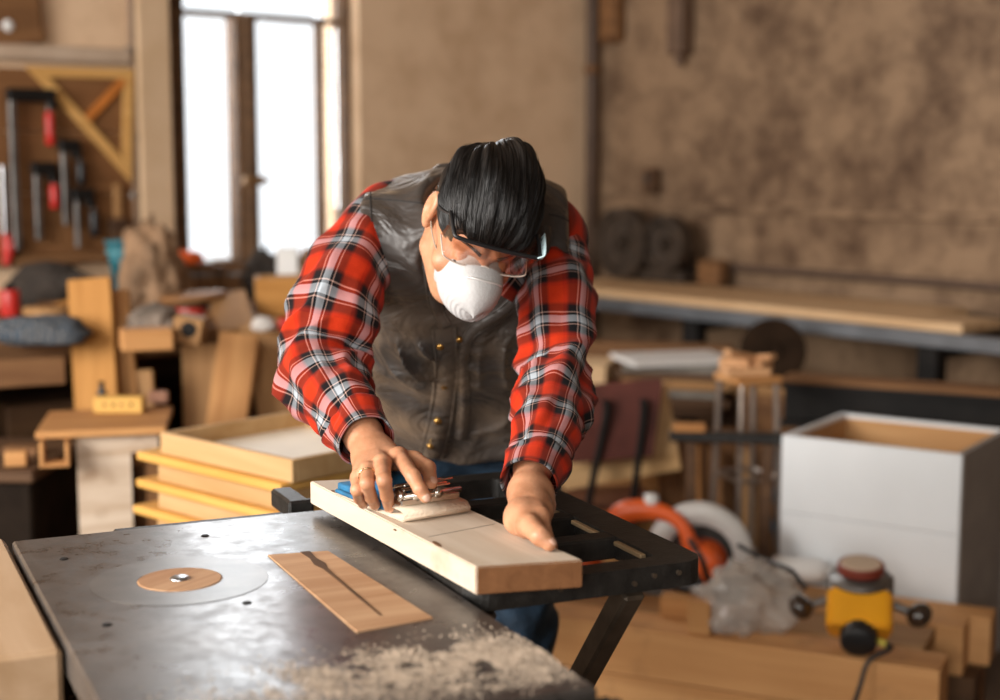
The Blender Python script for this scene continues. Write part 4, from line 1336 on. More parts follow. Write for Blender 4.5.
for i in range(int(NS * .165), int(NS * .335) + 1):
    v = mask.data.vertices[jr * NS + i].co; n_ = mask.data.vertices[jr * NS + i].normal
    n_ = n_ if n_.dot(HM @ V(0, 1, 0)) > 0 else -n_
    pth.append(v + n_ * .0012)
pth = [p for p in pth if p is not None]
if len(pth) > 3:
    add_tube(bm, pth, .0019, 8); child_of(obj('nose_clip', bm, plain('pale_clip', (.70, .68, .66), .35, .3), None, True), mask)
else: bm.free()
for sx in (-1, 1):
    for z0, z1 in ((-.038, -.02),):
        bm = bmesh.new(); add_tube(bm, [HC + HM @ V(.046 * sx, .082, z0), HC + HM @ V(.066 * sx, .045, (z0 + z1) / 2), HC + HM @ V(.074 * sx, .0, z1), HC + HM @ V(.068 * sx, -.06, z1 + .01)], .0011, 6, 14)
        child_of(obj('elastic_strap', bm, plain('strap_elastic', (.30, .26, .20), .7), None, True), mask)

# ---- safety glasses: wrap-round clear shield, dark brow bar, white temples
m, nt, b_, N_, L_ = new_mat('clear_shield')
tr = N_('ShaderNodeBsdfTransparent'); tr.inputs[0].default_value = (.95, .88, .84, 1)
gl = N_('ShaderNodeBsdfGlossy'); gl.inputs['Roughness'].default_value = .06
fr = N_('ShaderNodeLayerWeight'); fr.inputs['Blend'].default_value = .12
fm = N_('ShaderNodeMath'); fm.operation = 'MULTIPLY'; fm.inputs[1].default_value = .8; L_(fr.outputs['Facing'], fm.inputs[0])
mx = N_('ShaderNodeMixShader'); L_(fm.outputs[0], mx.inputs[0]); L_(tr.outputs[0], mx.inputs[1]); L_(gl.outputs[0], mx.inputs[2])
L_(mx.outputs[0], nt.nodes['Material Output'].inputs['Surface'])
SHIELD = m
def gl_pt(a, u, out=0.0):
    """a: position round the shield, u: 0 top .. 1 bottom"""
    x = .074 * math.sin(a * 1.12) if abs(a) < 1.3 else .074 * math.copysign(1, a)
    x = math.copysign((.0745 + out) * (1 - math.exp(-abs(a) * 1.55)) / (1 - math.exp(-1.34 * 1.55)), a) if False else (.0745 + out) * math.sin(min(abs(a) / 1.34, 1) * math.pi / 2) * math.copysign(1, a)
    t = abs(a) / 1.34
    y = .105 + out - .007 * t * t - .050 * max(0, t - .80) ** 2 / .04
    hgt = .056 * (1 - .28 * t ** 3) - .010 * math.exp(-(a / .16) ** 2)
    z = .051 - hgt * u
    return HC + HM @ V(x, y - .006 * u, z)
bm = bmesh.new(); rows = []
for j in range(9):
    rows.append([bm.verts.new(gl_pt(-1.30 + 2.60 * i / 56, j / 8)) for i in range(57)])
for A, B in zip(rows, rows[1:]):
    for k in range(56): bm.faces.new((A[k], A[k + 1], B[k + 1], B[k]))
gg = P_(obj('safety_glasses', bm, SHIELD, None, True)); gg['label'] = 'clear wrap-round safety glasses'
sol = gg.modifiers.new('thick', 'SOLIDIFY'); sol.thickness = .0018
bm = bmesh.new(); add_tube(bm, [gl_pt(-1.34 + 2.68 * i / 40, -.03, .001) for i in range(41)], .0032, 8)
child_of(obj('brow_bar', bm, BLACKPL, None, True), gg)
bm = bmesh.new(); add_tube(bm, [gl_pt(-1.30 + 2.60 * i / 40, 1.0, .0) for i in range(41)], .0011, 6)
child_of(obj('lower_rim', bm, plain('clear_rim', (.62, .52, .45), .2), None, True), gg)
for sx in (-1, 1):
    bm = bmesh.new()
    P = [gl_pt(1.33 * sx, .02, .001), HC + HM @ V(.0815 * sx, .02, .030), HC + HM @ V(.080 * sx, -.01, .027), HC + HM @ V(.070 * sx, -.04, .014)]
    add_tube(bm, P, .002, 8, 16)
    child_of(obj('temple', bm, BLACKPL, None, True), gg)
for sx in (1,):      # pale side piece where brow bar and temple meet
    bm = bmesh.new(); rows = []
    for j in range(3):
        rows.append([bm.verts.new(gl_pt(sx * (.86 + .46 * i / 10), -.06 - .20 * j * (i / 10) - .01 * j, .004)) for i in range(11)])
    for A, B in zip(rows, rows[1:]):
        for k in range(10): bm.faces.new((A[k], A[k + 1], B[k + 1], B[k]))
    sp_ = child_of(obj('side_piece', bm, plain('pale_blue_plastic', (.50, .66, .70), .3) if sx > 0 else plain('smoke_plastic', (.05, .05, .052), .3), None, True), gg)
    md = sp_.modifiers.new('thick', 'SOLIDIFY'); md.thickness = .002
# ------------------------------------------------------------------ helpers for the things around
def top_board(name, mat, corners, z, th, label, cat, bevel=.003, group=None):
    """a flat board whose top face has the given corner pixels at height z"""
    P = [G(px, py, z) for px, py in corners]
    c = sum(P, Vector()) / len(P)
    d = (P[1] - P[0]); ang = math.atan2(d.y, d.x)
    R = Matrix.Rotation(-ang, 3, 'Z')
    poly = [tuple((R @ (p - c)).xy) for p in P]
    bm = bmesh.new(); add_prism(bm, poly, -th, 0)
    if bevel: bmesh.ops.bevel(bm, geom=bm.edges[:], offset=bevel, segments=1, affect='EDGES')
    return tag(obj(name, bm, mat, loc=c, rot=(0, 0, ang)), label, cat, group)
def lump(name, mat, c, r, seed, amp, freq, label, cat, flat=None, sub=4, R=None):
    """soft crumpled body"""
    bm = bmesh.new(); bmesh.ops.create_icosphere(bm, subdivisions=sub, radius=1)
    for v in bm.verts:
        n = v.co.copy()
        k = 1 + amp * (noise.noise(n * freq + V(seed, 0, 0)) + .6 * (1 - 2 * abs(noise.noise(n * freq * 1.9 + V(0, seed, 0)))) + .3 * noise.noise(n * freq * 4 + V(0, 0, seed)))
        v.co = V(n.x * r[0] * k, n.y * r[1] * k, n.z * r[2] * k)
        if v.co.z < -r[2] * .8: v.co.z = -r[2] * .8
    for v in bm.verts: v.co.z += r[2] * .8
    return tag(obj(name, bm, mat, smooth=True, loc=c), label, cat)

# ------------------------------------------------------------------ right: long bench by the wall
ZBN = .86
p1_, p2_ = G(600, 291, ZBN), G(990, 327, ZBN)
sF = (p1_ - CORN).dot(UU)
sF = ((p1_ - CORN).dot(UU) + (p2_ - CORN).dot(UU)) / 2
def rb(t, s, z): return room(s, t, z)
tE = (G(972, 322, ZBN) - CORN).dot(VV)
bench = thing('wall_bench', 'long grey steel bench along the right wall carrying planks', 'bench', room(sF, 0, 0), RV)
BL = 4.6
GREYRAIL = plain('grey_blue_steel', (.19, .20, .215), .4, .6, var=.2, scale=8)
bm = bmesh.new(); add_box(bm, BL, .05, .05, c=(BL / 2 + .2, .025, ZBN - .055), bevel=.006); obj('front_rail', bm, GREYRAIL, bench)
bm = bmesh.new(); add_box(bm, BL, .05, .05, c=(BL / 2 + .2, sF - .08, ZBN - .055), bevel=.006); obj('back_rail', bm, DUSTYBLACK, bench)
for px in (655, 896):
    tt = (G(px, 318 if px < 700 else 345, .80) - CORN).dot(VV)
    bm = bmesh.new(); add_box(bm, .075, .06, ZBN - .08, c=(tt, .04, (ZBN - .08) / 2), bevel=.005); obj('leg', bm, BLACK, bench)
    bm = bmesh.new(); add_box(bm, .05, sF - .1, .04, c=(tt, sF / 2, ZBN - .10), bevel=.004); obj('cross_rail', bm, BLACK, bench)
PLNK = wood('bench_plank', (.62, .42, .24), (.46, .28, .14), gscale=14)
for k, (a0, a1, w, t0, t1, z, lb) in enumerate(((.03, .26, .23, .45, tE + .02, ZBN, 'pale plank at the front edge of the long wall bench'),
                                            (.27, .48, .21, .30, tE - .25, ZBN, 'pale plank at the back of the long wall bench'))):
    bm = bmesh.new(); add_box(bm, t1 - t0, w, .03, bevel=.003)
    tag(obj('plank', bm, PLNK, loc=room(sF - (a0 + a1) / 2, (t0 + t1) / 2, z - .015), rot=(0, 0, RV)), lb, 'plank')

# old wheel machine on the bench near the corner
wc = right_wall_at(624, 238, .20)
mach = thing('wheel_machine', 'old dark machine with two round flywheels on the bench by the corner', 'machine', V(wc.x, wc.y, ZBN), RV)
RUST = plain('rusty_iron', (.045, .030, .020), .6, .2, var=.6, scale=18)
def flywheel(x, y, z, r, nm='flywheel'):
    bm = bmesh.new()
    M = Matrix.Translation((x, y, z)) @ Matrix.Rotation(math.pi / 2, 4, 'X')
    add_lathe(bm, [(r, -.03), (r, .03), (r * .80, .03), (r * .76, .012), (r * .20, .004), (r * .20, -.004), (r * .76, -.012), (r * .80, -.03), (r, -.03)], M, 36)
    add_lathe(bm, [(0, .035), (r * .24, .035), (r * .26, .02), (r * .26, -.03), (0, -.03)], M, 24)
    for k in range(5):
        a = 2 * math.pi * k / 5 + .3
        add_cyl(bm, (x + r * .2 * math.cos(a), y, z + r * .2 * math.sin(a)), (x + r * .85 * math.cos(a), y, z + r * .85 * math.sin(a)), r * .07, seg=8)
    return obj(nm, bm, RUST, mach)
flywheel(0, 0, .155, .148); flywheel(.23, .02, .16, .115)
bm = bmesh.new(); add_box(bm, .42, .15, .05, c=(.10, .10, .025), bevel=.006); add_box(bm, .30, .10, .12, c=(.12, .11, .10), bevel=.02)
add_cyl(bm, (0, .12, .155), (0, -.05, .155), .022); add_cyl(bm, (.23, .12, .16), (.23, -.03, .16), .02)
obj('machine_body', bm, RUST, mach)
bm = bmesh.new(); add_box(bm, .12, .07, .10, c=(.40, .11, .05), bevel=.01); obj('motor_box', bm, BROWN, mach)

# dark steel beam on trestles below the bench, low cupboard and round disc behind it
zt = .70
bA, bB = G(786, 374, zt), G(1010, 389, zt)
dv = (bB - bA); dv.z = 0; ang = math.atan2(dv.y, dv.x); dn = V(-dv.y, dv.x, 0).normalized(); du = dv.normalized()
bm_ = thing('steel_beam', 'long black steel beam on low trestles behind the white box', 'beam', (*((bA + bB) / 2).xy, 0), ang)
bm = bmesh.new(); add_box(bm, dv.length + .5, .10, .02, c=(.25, 0, zt - .028)); add_box(bm, dv.length + .5, .03, .10, c=(.25, 0, zt - .088)); add_box(bm, dv.length + .5, .10, .02, c=(.25, 0, zt - .148))
obj('beam', bm, BLACK, bm_)
bm = bmesh.new(); add_box(bm, dv.length + .5, .12, .018, c=(.25, 0, zt - .009), bevel=.003); obj('top_board', bm, BROWN, bm_)
for x in (-.25, .50):
    bm = bmesh.new(); add_box(bm, .06, .10, .04, c=(x, 0, zt - .178), bevel=.004)
    for y in (-.04, .04): add_box(bm, .05, .03, zt - .199, c=(x, y, (zt - .199) / 2), bevel=.004)
    obj('trestle', bm, DARKWOOD, bm_)
zcb = .635
cc_ = bA + dn * .24 + du * .05
cab = thing('low_cupboard', 'brown low cupboard behind the black steel beam', 'cupboard', (cc_.x, cc_.y, 0), ang)
bm = bmesh.new(); add_box(bm, .50, .22, zcb - .03, c=(0, 0, (zcb - .03) / 2), bevel=.004); obj('carcass', bm, BROWN, cab)
bm = bmesh.new(); add_box(bm, .52, .24, .03, c=(0, 0, zcb - .015), bevel=.004); obj('cupboard_top', bm, TAN, cab)
for x in (-.125, .125):
    bm = bmesh.new(); add_box(bm, .23, .018, zcb - .10, c=(x, -.12, zcb / 2 - .01), bevel=.003); d_ = obj('cupboard_door', bm, BROWN, cab)
    bm = bmesh.new(); add_cyl(bm, (x * .3, -.130, zcb - .2), (x * .3, -.150, zcb - .2), .010); obj('knob', bm, DULLSTEEL, d_)
dx0 = PD(774, 350, cc_.y).x
bm = bmesh.new(); add_lathe(bm, [(0, .012), (.03, .016), (.035, .01), (.095, .012), (.108, .008), (.108, -.012), (0, -.012)], seg=40)
tag(obj('round_disc', bm, plain('charred_wood', (.020, .011, .006), .85, var=.4, spec=.08), loc=V(dx0, cc_.y + .02, zcb + .1085), rot=(math.radians(84), 0, ang + .25)), 'dark round wooden disc standing on the low cupboard behind the stool', 'disc')
# brown sheet standing upright behind the stool and the sawhorse
tag(stick('plywood_sheet', BROWN, V(PD(735, 500, 4.60).x, 4.60, .012), V(PD(735, 500, 4.60).x, 4.66, PD(735, 428, 4.66).z), .34, .015), 'brown plywood sheet standing upright behind the stool', 'sheet')

# ------------------------------------------------------------------ stool with scraps
sc_ = PD(748, 374, 4.32)
zst = sc_.z
stl = thing('stool', 'tall metal stool with thin wooden seat left of the white box', 'stool', (sc_.x, sc_.y, 0), .35)
TUBE = plain('stool_tube', (.30, .24, .20), .36, .8, var=.2)
bm = bmesh.new(); add_box(bm, .145, .15, .022, c=(0, 0, zst - .011), bevel=.006, seg=2); obj('seat', bm, HONEY, stl)
for x, y in ((-.055, -.065), (.055, -.065), (-.055, .065), (.055, .065)):
    bm = bmesh.new(); add_tube(bm, [(x, y, zst - .024), (x * 1.05, y * 1.05, zst - .10), (x * 1.35, y * 1.35, .012)], .0095, 10, 14); obj('leg', bm, TUBE, stl)
for z, k in ((zst - .30, 1.2), (zst - .55, 1.35)):
    for a, b in (((-.055, -.065), (.055, -.065)), ((.055, -.065), (.055, .065)), ((.055, .065), (-.055, .065)), ((-.055, .065), (-.055, -.065))):
        bm = bmesh.new(); add_cyl(bm, (a[0] * k, a[1] * k, z), (b[0] * k, b[1] * k, z), .007, seg=10); obj('rung', bm, TUBE, stl)
SCR = wood('scrap_wood', (.62, .36, .18), (.42, .20, .085))
for k, (dx, dy, dz, l, w, h, rz, tilt, lb) in enumerate((
    (-.01, -.03, .0, .13, .06, .022, .2, 0, 'pale offcut lying at the front of the stool seat'),
    (-.03, .03, .0, .09, .05, .045, -.5, 0, 'thick offcut at the back of the stool seat'),
    (.04, .035, .0, .07, .05, .035, .9, 0, 'short offcut at the right rear of the stool seat'),
    (-.02, -.015, .047, .12, .035, .018, .55, .22, 'narrow stick on top of the offcuts on the stool'),
    (.035, -.0, .040, .10, .03, .016, -.9, -.15, 'reddish stick lying across the offcuts on the stool'))):
    tag(box_obj('wood_scrap', SCR, l, w, h, V(sc_.x + dx, sc_.y + dy, zst + dz + h / 2 + .0005), rot=(0, tilt, rz), bevel=.003), lb, 'wood scrap', 'offcuts on the stool')
# blue strap hanging behind the stool
bm = bmesh.new(); add_tube(bm, [PD(778, 425, 4.50), PD(772, 450, 4.48), PD(778, 480, 4.48), PD(768, 510, 4.48), PD(776, 535, 4.48), PD(778, 560, 4.48)], .009, 8, 40)
tag(obj('blue_strap', bm, plain('blue_strap_cloth', (.015, .10, .17), .6), smooth=True), 'dark blue strap hanging between the stool and the white box', 'strap')

# sawhorse with dark bar, planks standing under it
hA, hB = PD(673, 433, 4.12), PD(779, 441, 4.08)
zc_ = (hA.z + hB.z) / 2
dv = hB - hA; dv.z = 0; ang = math.atan2(dv.y, dv.x); hc = (hA + hB) / 2
hr = thing('sawhorse', 'sawhorse with a dark steel top bar in front of the stool', 'sawhorse', (hc.x, hc.y, 0), ang)
hl = dv.length
bm = bmesh.new(); add_box(bm, hl + .02, .045, .028, c=(0, 0, zc_), bevel=.005); obj('top_bar', bm, DUSTYBLACK, hr)
for x in (-hl / 2 + .05, hl / 2 - .03):
    for y in (-1, 1):
        a = V(x, .012 * y, zc_ - .016); b = V(x - .01 * (1 if x > 0 else -1), .10 * y, .012)
        bm = bmesh.new(); add_box(bm, (b - a).length, .03, .03, rot=Matrix.Translation((a + b) / 2) @ frame_from(b - a, (1, 0, 0)).to_4x4(), bevel=.003); obj('leg', bm, DARKWOOD, hr)
tag(box_obj('offcut', HONEY, .09, .05, .02, V(hA.x + .045, hA.y - .004, zc_ + .0245), ang, .003), 'small light offcut on the left end of the sawhorse bar', 'wood scrap')
for k, (x0, x1, yt, yb, D, mt, lb) in enumerate((
    (686, 700, 445, 600, 4.46, HONEY, 'light narrow plank upright under the sawhorse bar'),
    (702, 722, 448, 600, 4.50, BROWN, 'brown plank upright behind the sawhorse'),
    (736, 756, 450, 600, 4.50, TAN, 'tan plank upright behind the stool legs'),
    (760, 776, 452, 600, 4.53, BROWN, 'brown plank upright at the left side of the white box'),
    (658, 686, 450, 590, 4.62, BROWN, 'wide brown panel upright between chair and sawhorse'))):
    a = PD((x0 + x1) / 2, yt, D + .06); b = V(PD((x0 + x1) / 2, yb, D).x, D - .05, .005)
    tag(stick('standing_plank', mt, b, a, (x1 - x0) / FPX * D, .022), lb, 'plank')
# ------------------------------------------------------------------ chair with maroon back, wood behind it
CD = 4.35
cp0 = PD(615, 419, CD); cz = cp0.z
ch = thing('chair', 'old chair with maroon plywood back and black steel frame', 'chair', (cp0.x, CD, 0), .10)
k_ = CD / FPX
bm = bmesh.new()
poly = [(-52 * k_, -46 * k_), (40 * k_, -40 * k_), (51 * k_, 34 * k_), (48 * k_, 40 * k_), (-52 * k_, 32 * k_), (-55 * k_, 26 * k_)]
add_prism(bm, poly, -.007, .007, Matrix.Translation((0, .02, cz)) @ Matrix.Rotation(math.radians(84), 4, 'X'))
bmesh.ops.bevel(bm, geom=bm.edges[:], offset=.003, segments=2, affect='EDGES')
obj('backrest', bm, MAROON, ch)
zse = PD(615, 516, CD).z
for sx, xt, xb in ((-1, -10 * k_, -28 * k_), (1, 29 * k_, 20 * k_)):
    bm = bmesh.new(); add_tube(bm, [(xt, -.002, cz + 20 * k_), (xt, -.004, cz), (xb, .0, zse), (xb * 1.2, -.03, .012)], .0115, 10, 30); obj('back_leg', bm, BLACK, ch)
    bm = bmesh.new(); add_tube(bm, [(xb * 1.6, .30, zse), (xb * 1.7, .31, zse * .5), (xb * 1.8, .32, .012)], .0115, 10, 10); obj('front_leg', bm, BLACK, ch)
    bm = bmesh.new(); add_tube(bm, [(xb, .0, zse), (xb * 1.6, .30, zse)], .010, 10); obj('side_rail', bm, BLACK, ch)
bm = bmesh.new(); add_box(bm, .30, .28, .016, c=(-.01, .16, zse + .019), bevel=.005, seg=2); obj('seat', bm, MAROON, ch)
# pale slab standing on the chair seat, a browner one on the floor behind
za = zse + .028
pA, pB = PD(556, 470, CD + .09), PD(674, 440, CD + .09)
sl = stick('pale_slab', wood('slab_wood', (.62, .40, .20), (.46, .27, .11), gscale=9), V(pA.x, pA.y, za + .165), V(pB.x, pB.y + .02, za + .225), .27, .035, face=(0, -1, .1))
tag(sl, 'pale thick slab standing on the seat of the maroon chair', 'wood')
tag(stick('brown_slab', HONEY, V(PD(545, 510, 4.76).x, 4.76, .25), V(PD(660, 510, 4.76).x, 4.74, .26), .49, .035, face=(0, -1, .05)), 'orange brown slab standing on the floor behind the maroon chair', 'wood')
# stack that carries the boards: a trestle table behind
zt2 = PD(650, 404, 4.9).z
tt2 = thing('trestle_table', 'dark trestle table stacked with boards behind the chair', 'table', (.42, 5.15, 0), -.30)
bm = bmesh.new(); add_box(bm, .78, .55, .03, c=(0, 0, zt2 - .015), bevel=.004); obj('table_top', bm, DARKWOOD, tt2)
for x in (-.34, .34):
    for y in (-.22, .22):
        bm = bmesh.new(); add_box(bm, .06, .06, zt2 - .031, c=(x, y, (zt2 - .031) / 2), bevel=.004); obj('leg', bm, DARKWOOD, tt2)
GREYSHEET = plain('grey_sheet', (.14, .125, .105), .7, var=.35, scale=14)
base = Matrix.Translation(tt2.location) @ Matrix.Rotation(-.30, 4, 'Z')
zz = zt2
for k, (l, w, h, dx, dy, rz, mt, lb) in enumerate((
    (.38, .40, .030, .215, -.06, .05, DARKWOOD, 'dark sheet at the bottom of the pile on the trestle table'),
    (.37, .38, .022, .21, -.06, -.06, GREYSHEET, 'grey sheet second from the bottom of the pile on the trestle table'),
    (.36, .36, .030, .22, -.05, .08, TAN, 'tan sheet in the middle of the pile on the trestle table'),
    (.37, .36, .024, .215, -.05, -.02, DARKWOOD, 'dark sheet above the tan one in the pile on the trestle table'),
    (.36, .36, .022, .22, -.05, .10, GREYSHEET, 'grey sheet under the white sheet on the trestle table'),
    (.36, .26, .016, .20, -.10, .55, plain('white_sheet', (.66, .63, .60), .6, var=.05), 'white sheet on top of the pile on the trestle table'))):
    p = base @ V(dx, dy, 0)
    tag(box_obj('stacked_sheet', mt, l, w, h, V(p.x, p.y, zz + h / 2 + .0004), -.30 + rz, .002), lb, 'sheet', 'sheets piled on the trestle table'); zz += h + .0006
p = base @ V(-.075, -.15, 0)
tag(box_obj('wood_block', wood('pale_block', (.66, .46, .27), (.54, .34, .17)), .15, .22, .125, V(p.x, p.y, zt2 + .063), -.25, .004), 'pale thick block beside the pile on the trestle table', 'wood')
p = base @ V(-.02, .20, 0)
tag(box_obj('wood_beam', BROWN, .75, .09, .15, V(p.x, p.y, zt2 + .0755), -.28, .004), 'brown square beam at the back of the trestle table', 'wood')

# ------------------------------------------------------------------ white open box
zwb = 1.38 - 3.72 * math.tan(math.radians(7.41) + math.atan((455 - 350) / FPX))
W = [G(*c, zwb) for c in ((782, 435), (962, 455), (1004, 431), (848, 413))]
wd_ = (W[1] - W[0]).length; wa = math.atan2((W[1] - W[0]).y, (W[1] - W[0]).x)
wdp = abs((W[3] - W[0]).dot(V(-math.sin(wa), math.cos(wa), 0))) 
wbx = thing('white_box', 'white painted open wooden box standing at the right', 'box', (W[0].x, W[0].y, 0), wa)
th = .018
BOARDLINE = plain('white_joint', (.40, .40, .40), .6)
def wall_panel(nm, sx, sy, c):
    bm = bmesh.new()
    hh = zwb / 3
    for k in range(3):
        add_box(bm, sx, sy, hh - .0012, c=(c[0], c[1], hh * k + hh / 2), bevel=.0008)
    return obj(nm, bm, WHITEPAINT, wbx)
wall_panel('front_panel', wd_, th, (wd_ / 2, th / 2))
wall_panel('back_panel', wd_, th, (wd_ / 2, wdp - th / 2))
wall_panel('side_panel', th, wdp - 2 * th - .001, (th / 2, wdp / 2))
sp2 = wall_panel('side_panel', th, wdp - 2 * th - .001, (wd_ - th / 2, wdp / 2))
sp2.data.materials[0] = plain('shaded_white_paint', (.30, .27, .245), .6, var=.12, scale=10)  # right side of the white box: its shade is put into the colour
LIN = wood('box_lining', (.56, .32, .14), (.42, .21, .08))
bm = bmesh.new()
for sx, sy, c in ((wd_ - 2 * th - .002, .004, (wd_ / 2, th + .003, zwb / 2)), (wd_ - 2 * th - .002, .004, (wd_ / 2, wdp - th - .003, zwb / 2)), (.004, wdp - 2 * th - .012, (th + .003, wdp / 2, zwb / 2)), (.004, wdp - 2 * th - .012, (wd_ - th - .003, wdp / 2, zwb / 2))):
    add_box(bm, sx, sy, zwb - .02, c=(c[0], c[1], zwb / 2 + .0))
add_box(bm, wd_ - 2 * th - .012, wdp - 2 * th - .012, .016, c=(wd_ / 2, wdp / 2, .03))
obj('wood_lining', bm, LIN, wbx)

# ------------------------------------------------------------------ stacked timbers on the floor
ZT = .25
bd = V(.904, -.427, 0).normalized(); bn = V(.427, .904, 0).normalized(); ba = math.atan2(bd.y, bd.x)
b1 = G(940, 671, ZT)
def timber(p_end, length, w, h, z0, mt, lb, nm='timber', bevel=.004):
    c = p_end - bd * (length / 2) + bn * (w / 2)
    bm = bmesh.new(); add_box(bm, length, w, h, bevel=bevel, seg=2)
    return tag(obj(nm, bm, mt, loc=V(c.x, c.y, z0 + h / 2), rot=(0, 0, ba)), lb, 'timber', 'timbers stacked on the floor')
timber(b1, 1.5, .13, .122, .1275, BEAM, 'front timber on the top layer of the floor stack, under the router')
timber(b1 - bd * .03, 1.5, .13, .125, .0, BEAM, 'front timber on the bottom layer of the floor stack')
timber(b1 + bn * .14 - bd * .06, 1.4, .17, .04, .2095, TAN, 'flat tan plank between the front and rear timbers', 'plank')
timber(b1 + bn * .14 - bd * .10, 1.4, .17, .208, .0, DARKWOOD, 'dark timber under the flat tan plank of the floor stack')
pf = b1 + bn * .32 - bd * .36
timber(pf, .80, .19, .04, .2095, TAN, 'flat tan plank under the orange circular saw', 'plank')
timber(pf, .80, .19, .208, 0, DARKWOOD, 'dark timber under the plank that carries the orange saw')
e2 = G(964, 628, ZT); o2 = max((e2 - b1).dot(bn), .32)
timber(b1 + bd * (e2 - b1).dot(bd) + bn * o2, .48, .10, .122, .1275, BEAM, 'second timber from the white box, with its end above the front one')
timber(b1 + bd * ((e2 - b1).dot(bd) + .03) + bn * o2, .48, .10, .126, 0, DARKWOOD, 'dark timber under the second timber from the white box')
e3 = G(991, 619, ZT); o3 = max((e3 - b1).dot(bn), o2 + .105)
timber(b1 + bd * (e3 - b1).dot(bd) + bn * o3, .56, .095, .122, .1275, BEAM, 'rearmost timber of the floor stack, just in front of the white box')
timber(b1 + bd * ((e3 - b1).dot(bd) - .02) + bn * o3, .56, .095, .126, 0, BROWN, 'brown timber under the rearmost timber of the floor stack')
# offcut blocks
def on_t(px, py, z=ZT): return G(px, py, z)
p = on_t(678, 618); tag(box_obj('offcut_block', HONEY, .075, .06, .05, V(p.x, p.y + .03, ZT + .0255), ba + .2, .003), 'small light offcut block lying left on the floor timbers', 'wood scrap')
p = on_t(703, 636); tag(box_obj('offcut_block', HONEY, .055, .06, .078, V(p.x, p.y + .035, ZT + .0395), ba + .1, .003), 'taller light offcut block beside the plastic bag', 'wood scrap')

# ------------------------------------------------------------------ orange circular saw
csx = G(684, 603, ZT)
cs = thing('circular_saw', 'orange circular saw with a grey blade guard on the floor timbers', 'circular saw', V(csx.x, csx.y + .10, ZT + .0035), -.35)
cs.scale = (1.12, 1.0, 1.12)
bm = bmesh.new(); add_box(bm, .30, .13, .006, c=(0, 0, .004), bevel=.002); obj('base_plate', bm, DULLSTEEL, cs)
bm = bmesh.new()
add_lathe(bm, [(0, .02), (.035, .02), (.048, .012), (.05, -.02), (.055, -.05), (.055, -.11), (.045, -.14), (0, -.145)], Matrix.Translation((.045, .0, .062)) @ Matrix.Rotation(math.radians(90), 4, 'X'), 28)
obj('motor_housing', bm, ORANGE, cs, True)
bm = bmesh.new(); add_tube(bm, [(-.17, 0, .10), (-.14, 0, .17), (-.06, 0, .185), (.0, 0, .16), (.03, 0, .10)], lambda t: .022 + .006 * math.sin(t * 6.28), 14, 26); obj('handle', bm, ORANGE, cs, True)
bm = bmesh.new(); add_tube(bm, [(-.13, 0, .085), (-.16, 0, .095), (-.175, 0, .115)], .027, 14, 10); obj('rear_grip', bm, BLACKPL, cs, True)
bm = bmesh.new()      # arched guard over the blade
n = 24; R1, R2 = .125, .03
add_lathe(bm, [(.125, -.018), (.125, .018), (.118, .026), (.078, .026), (.078, .020), (.112, .020), (.112, -.018), (.125, -.018)], Matrix.Translation((.035, .055, .075)) @ Matrix.Rotation(.25, 4, 'Z') @ Matrix.Rotation(math.radians(90), 4, 'X'), 44)
for v in [v for v in bm.verts if v.co.z < .03]: v.co.z = .03
obj('blade_guard', bm, plain('pale_grey_plastic', (.60, .58, .55), .35, var=.1), cs, True)
bm = bmesh.new(); add_lathe(bm, [(.0, .001), (.10, .001), (.10, -.001), (.0, -.001)], Matrix.Translation((.035, .055, .08)) @ Matrix.Rotation(.25, 4, 'Z') @ Matrix.Rotation(math.radians(90), 4, 'X'), 44); obj('blade', bm, plain('dark_blade', (.06, .058, .055), .4, .8), cs)
bm = bmesh.new(); add_tube(bm, [(.03, -.15, .055), (.05, -.165, .055), (.08, -.15, .07)], .016, 12, 10); obj('knob', bm, BLACKPL, cs, True)
bm = bmesh.new(); add_lathe(bm, [(0, .02), (.016, .018), (.018, 0), (.016, -.018), (0, -.02)], Matrix.Translation((-.07, 0, .205)), 18); obj('switch_cap', bm, WHITE, cs, True)
# second orange tool: white topped sander behind
sx2 = G(655, 590, ZT)
os_ = thing('orange_sander', 'orange and white power tool beside the circular saw', 'power tool', V(csx.x - .235, csx.y + .20, ZT + .001), .2)
bm = bmesh.new(); add_lathe(bm, [(0, 0), (.05, 0), (.055, .02), (.042, .05), (.036, .11), (.044, .14), (.040, .155)], seg=26); obj('tool_body', bm, ORANGE, os_, True)
bm = bmesh.new(); add_lathe(bm, [(.041, .154), (.044, .165), (.036, .185), (.018, .196), (0, .198)], seg=26); obj('tool_cap', bm, WHITE, os_, True)
bm = bmesh.new(); add_tube(bm, [(-.03, 0, .09), (-.08, 0, .10), (-.12, 0, .085)], lambda t: .022 + .008 * t, 14, 12); obj('dust_port', bm, ORANGE, os_, True)
# power cords
bm = bmesh.new(); add_tube(bm, [G(690, 540, .42), G(702, 560, .38), G(712, 585, .28), G(735, 580, ZT + .012), G(760, 575, ZT + .012), G(790, 588, ZT + .012)], .0075, 8, 50)
tag(obj('power_cord', bm, BLACKPL, smooth=True), 'black cord lying from the circular saw towards the white box', 'cord')
bm = bmesh.new(); add_tube(bm, [PD(738, 545, 3.6), PD(765, 560, 3.55), PD(790, 570, 3.45), PD(805, 588, 3.40)], .006, 8, 30)
tag(obj('power_cord', bm, BLACKPL, smooth=True), 'thin black cord sloping across in front of the stool legs', 'cord')

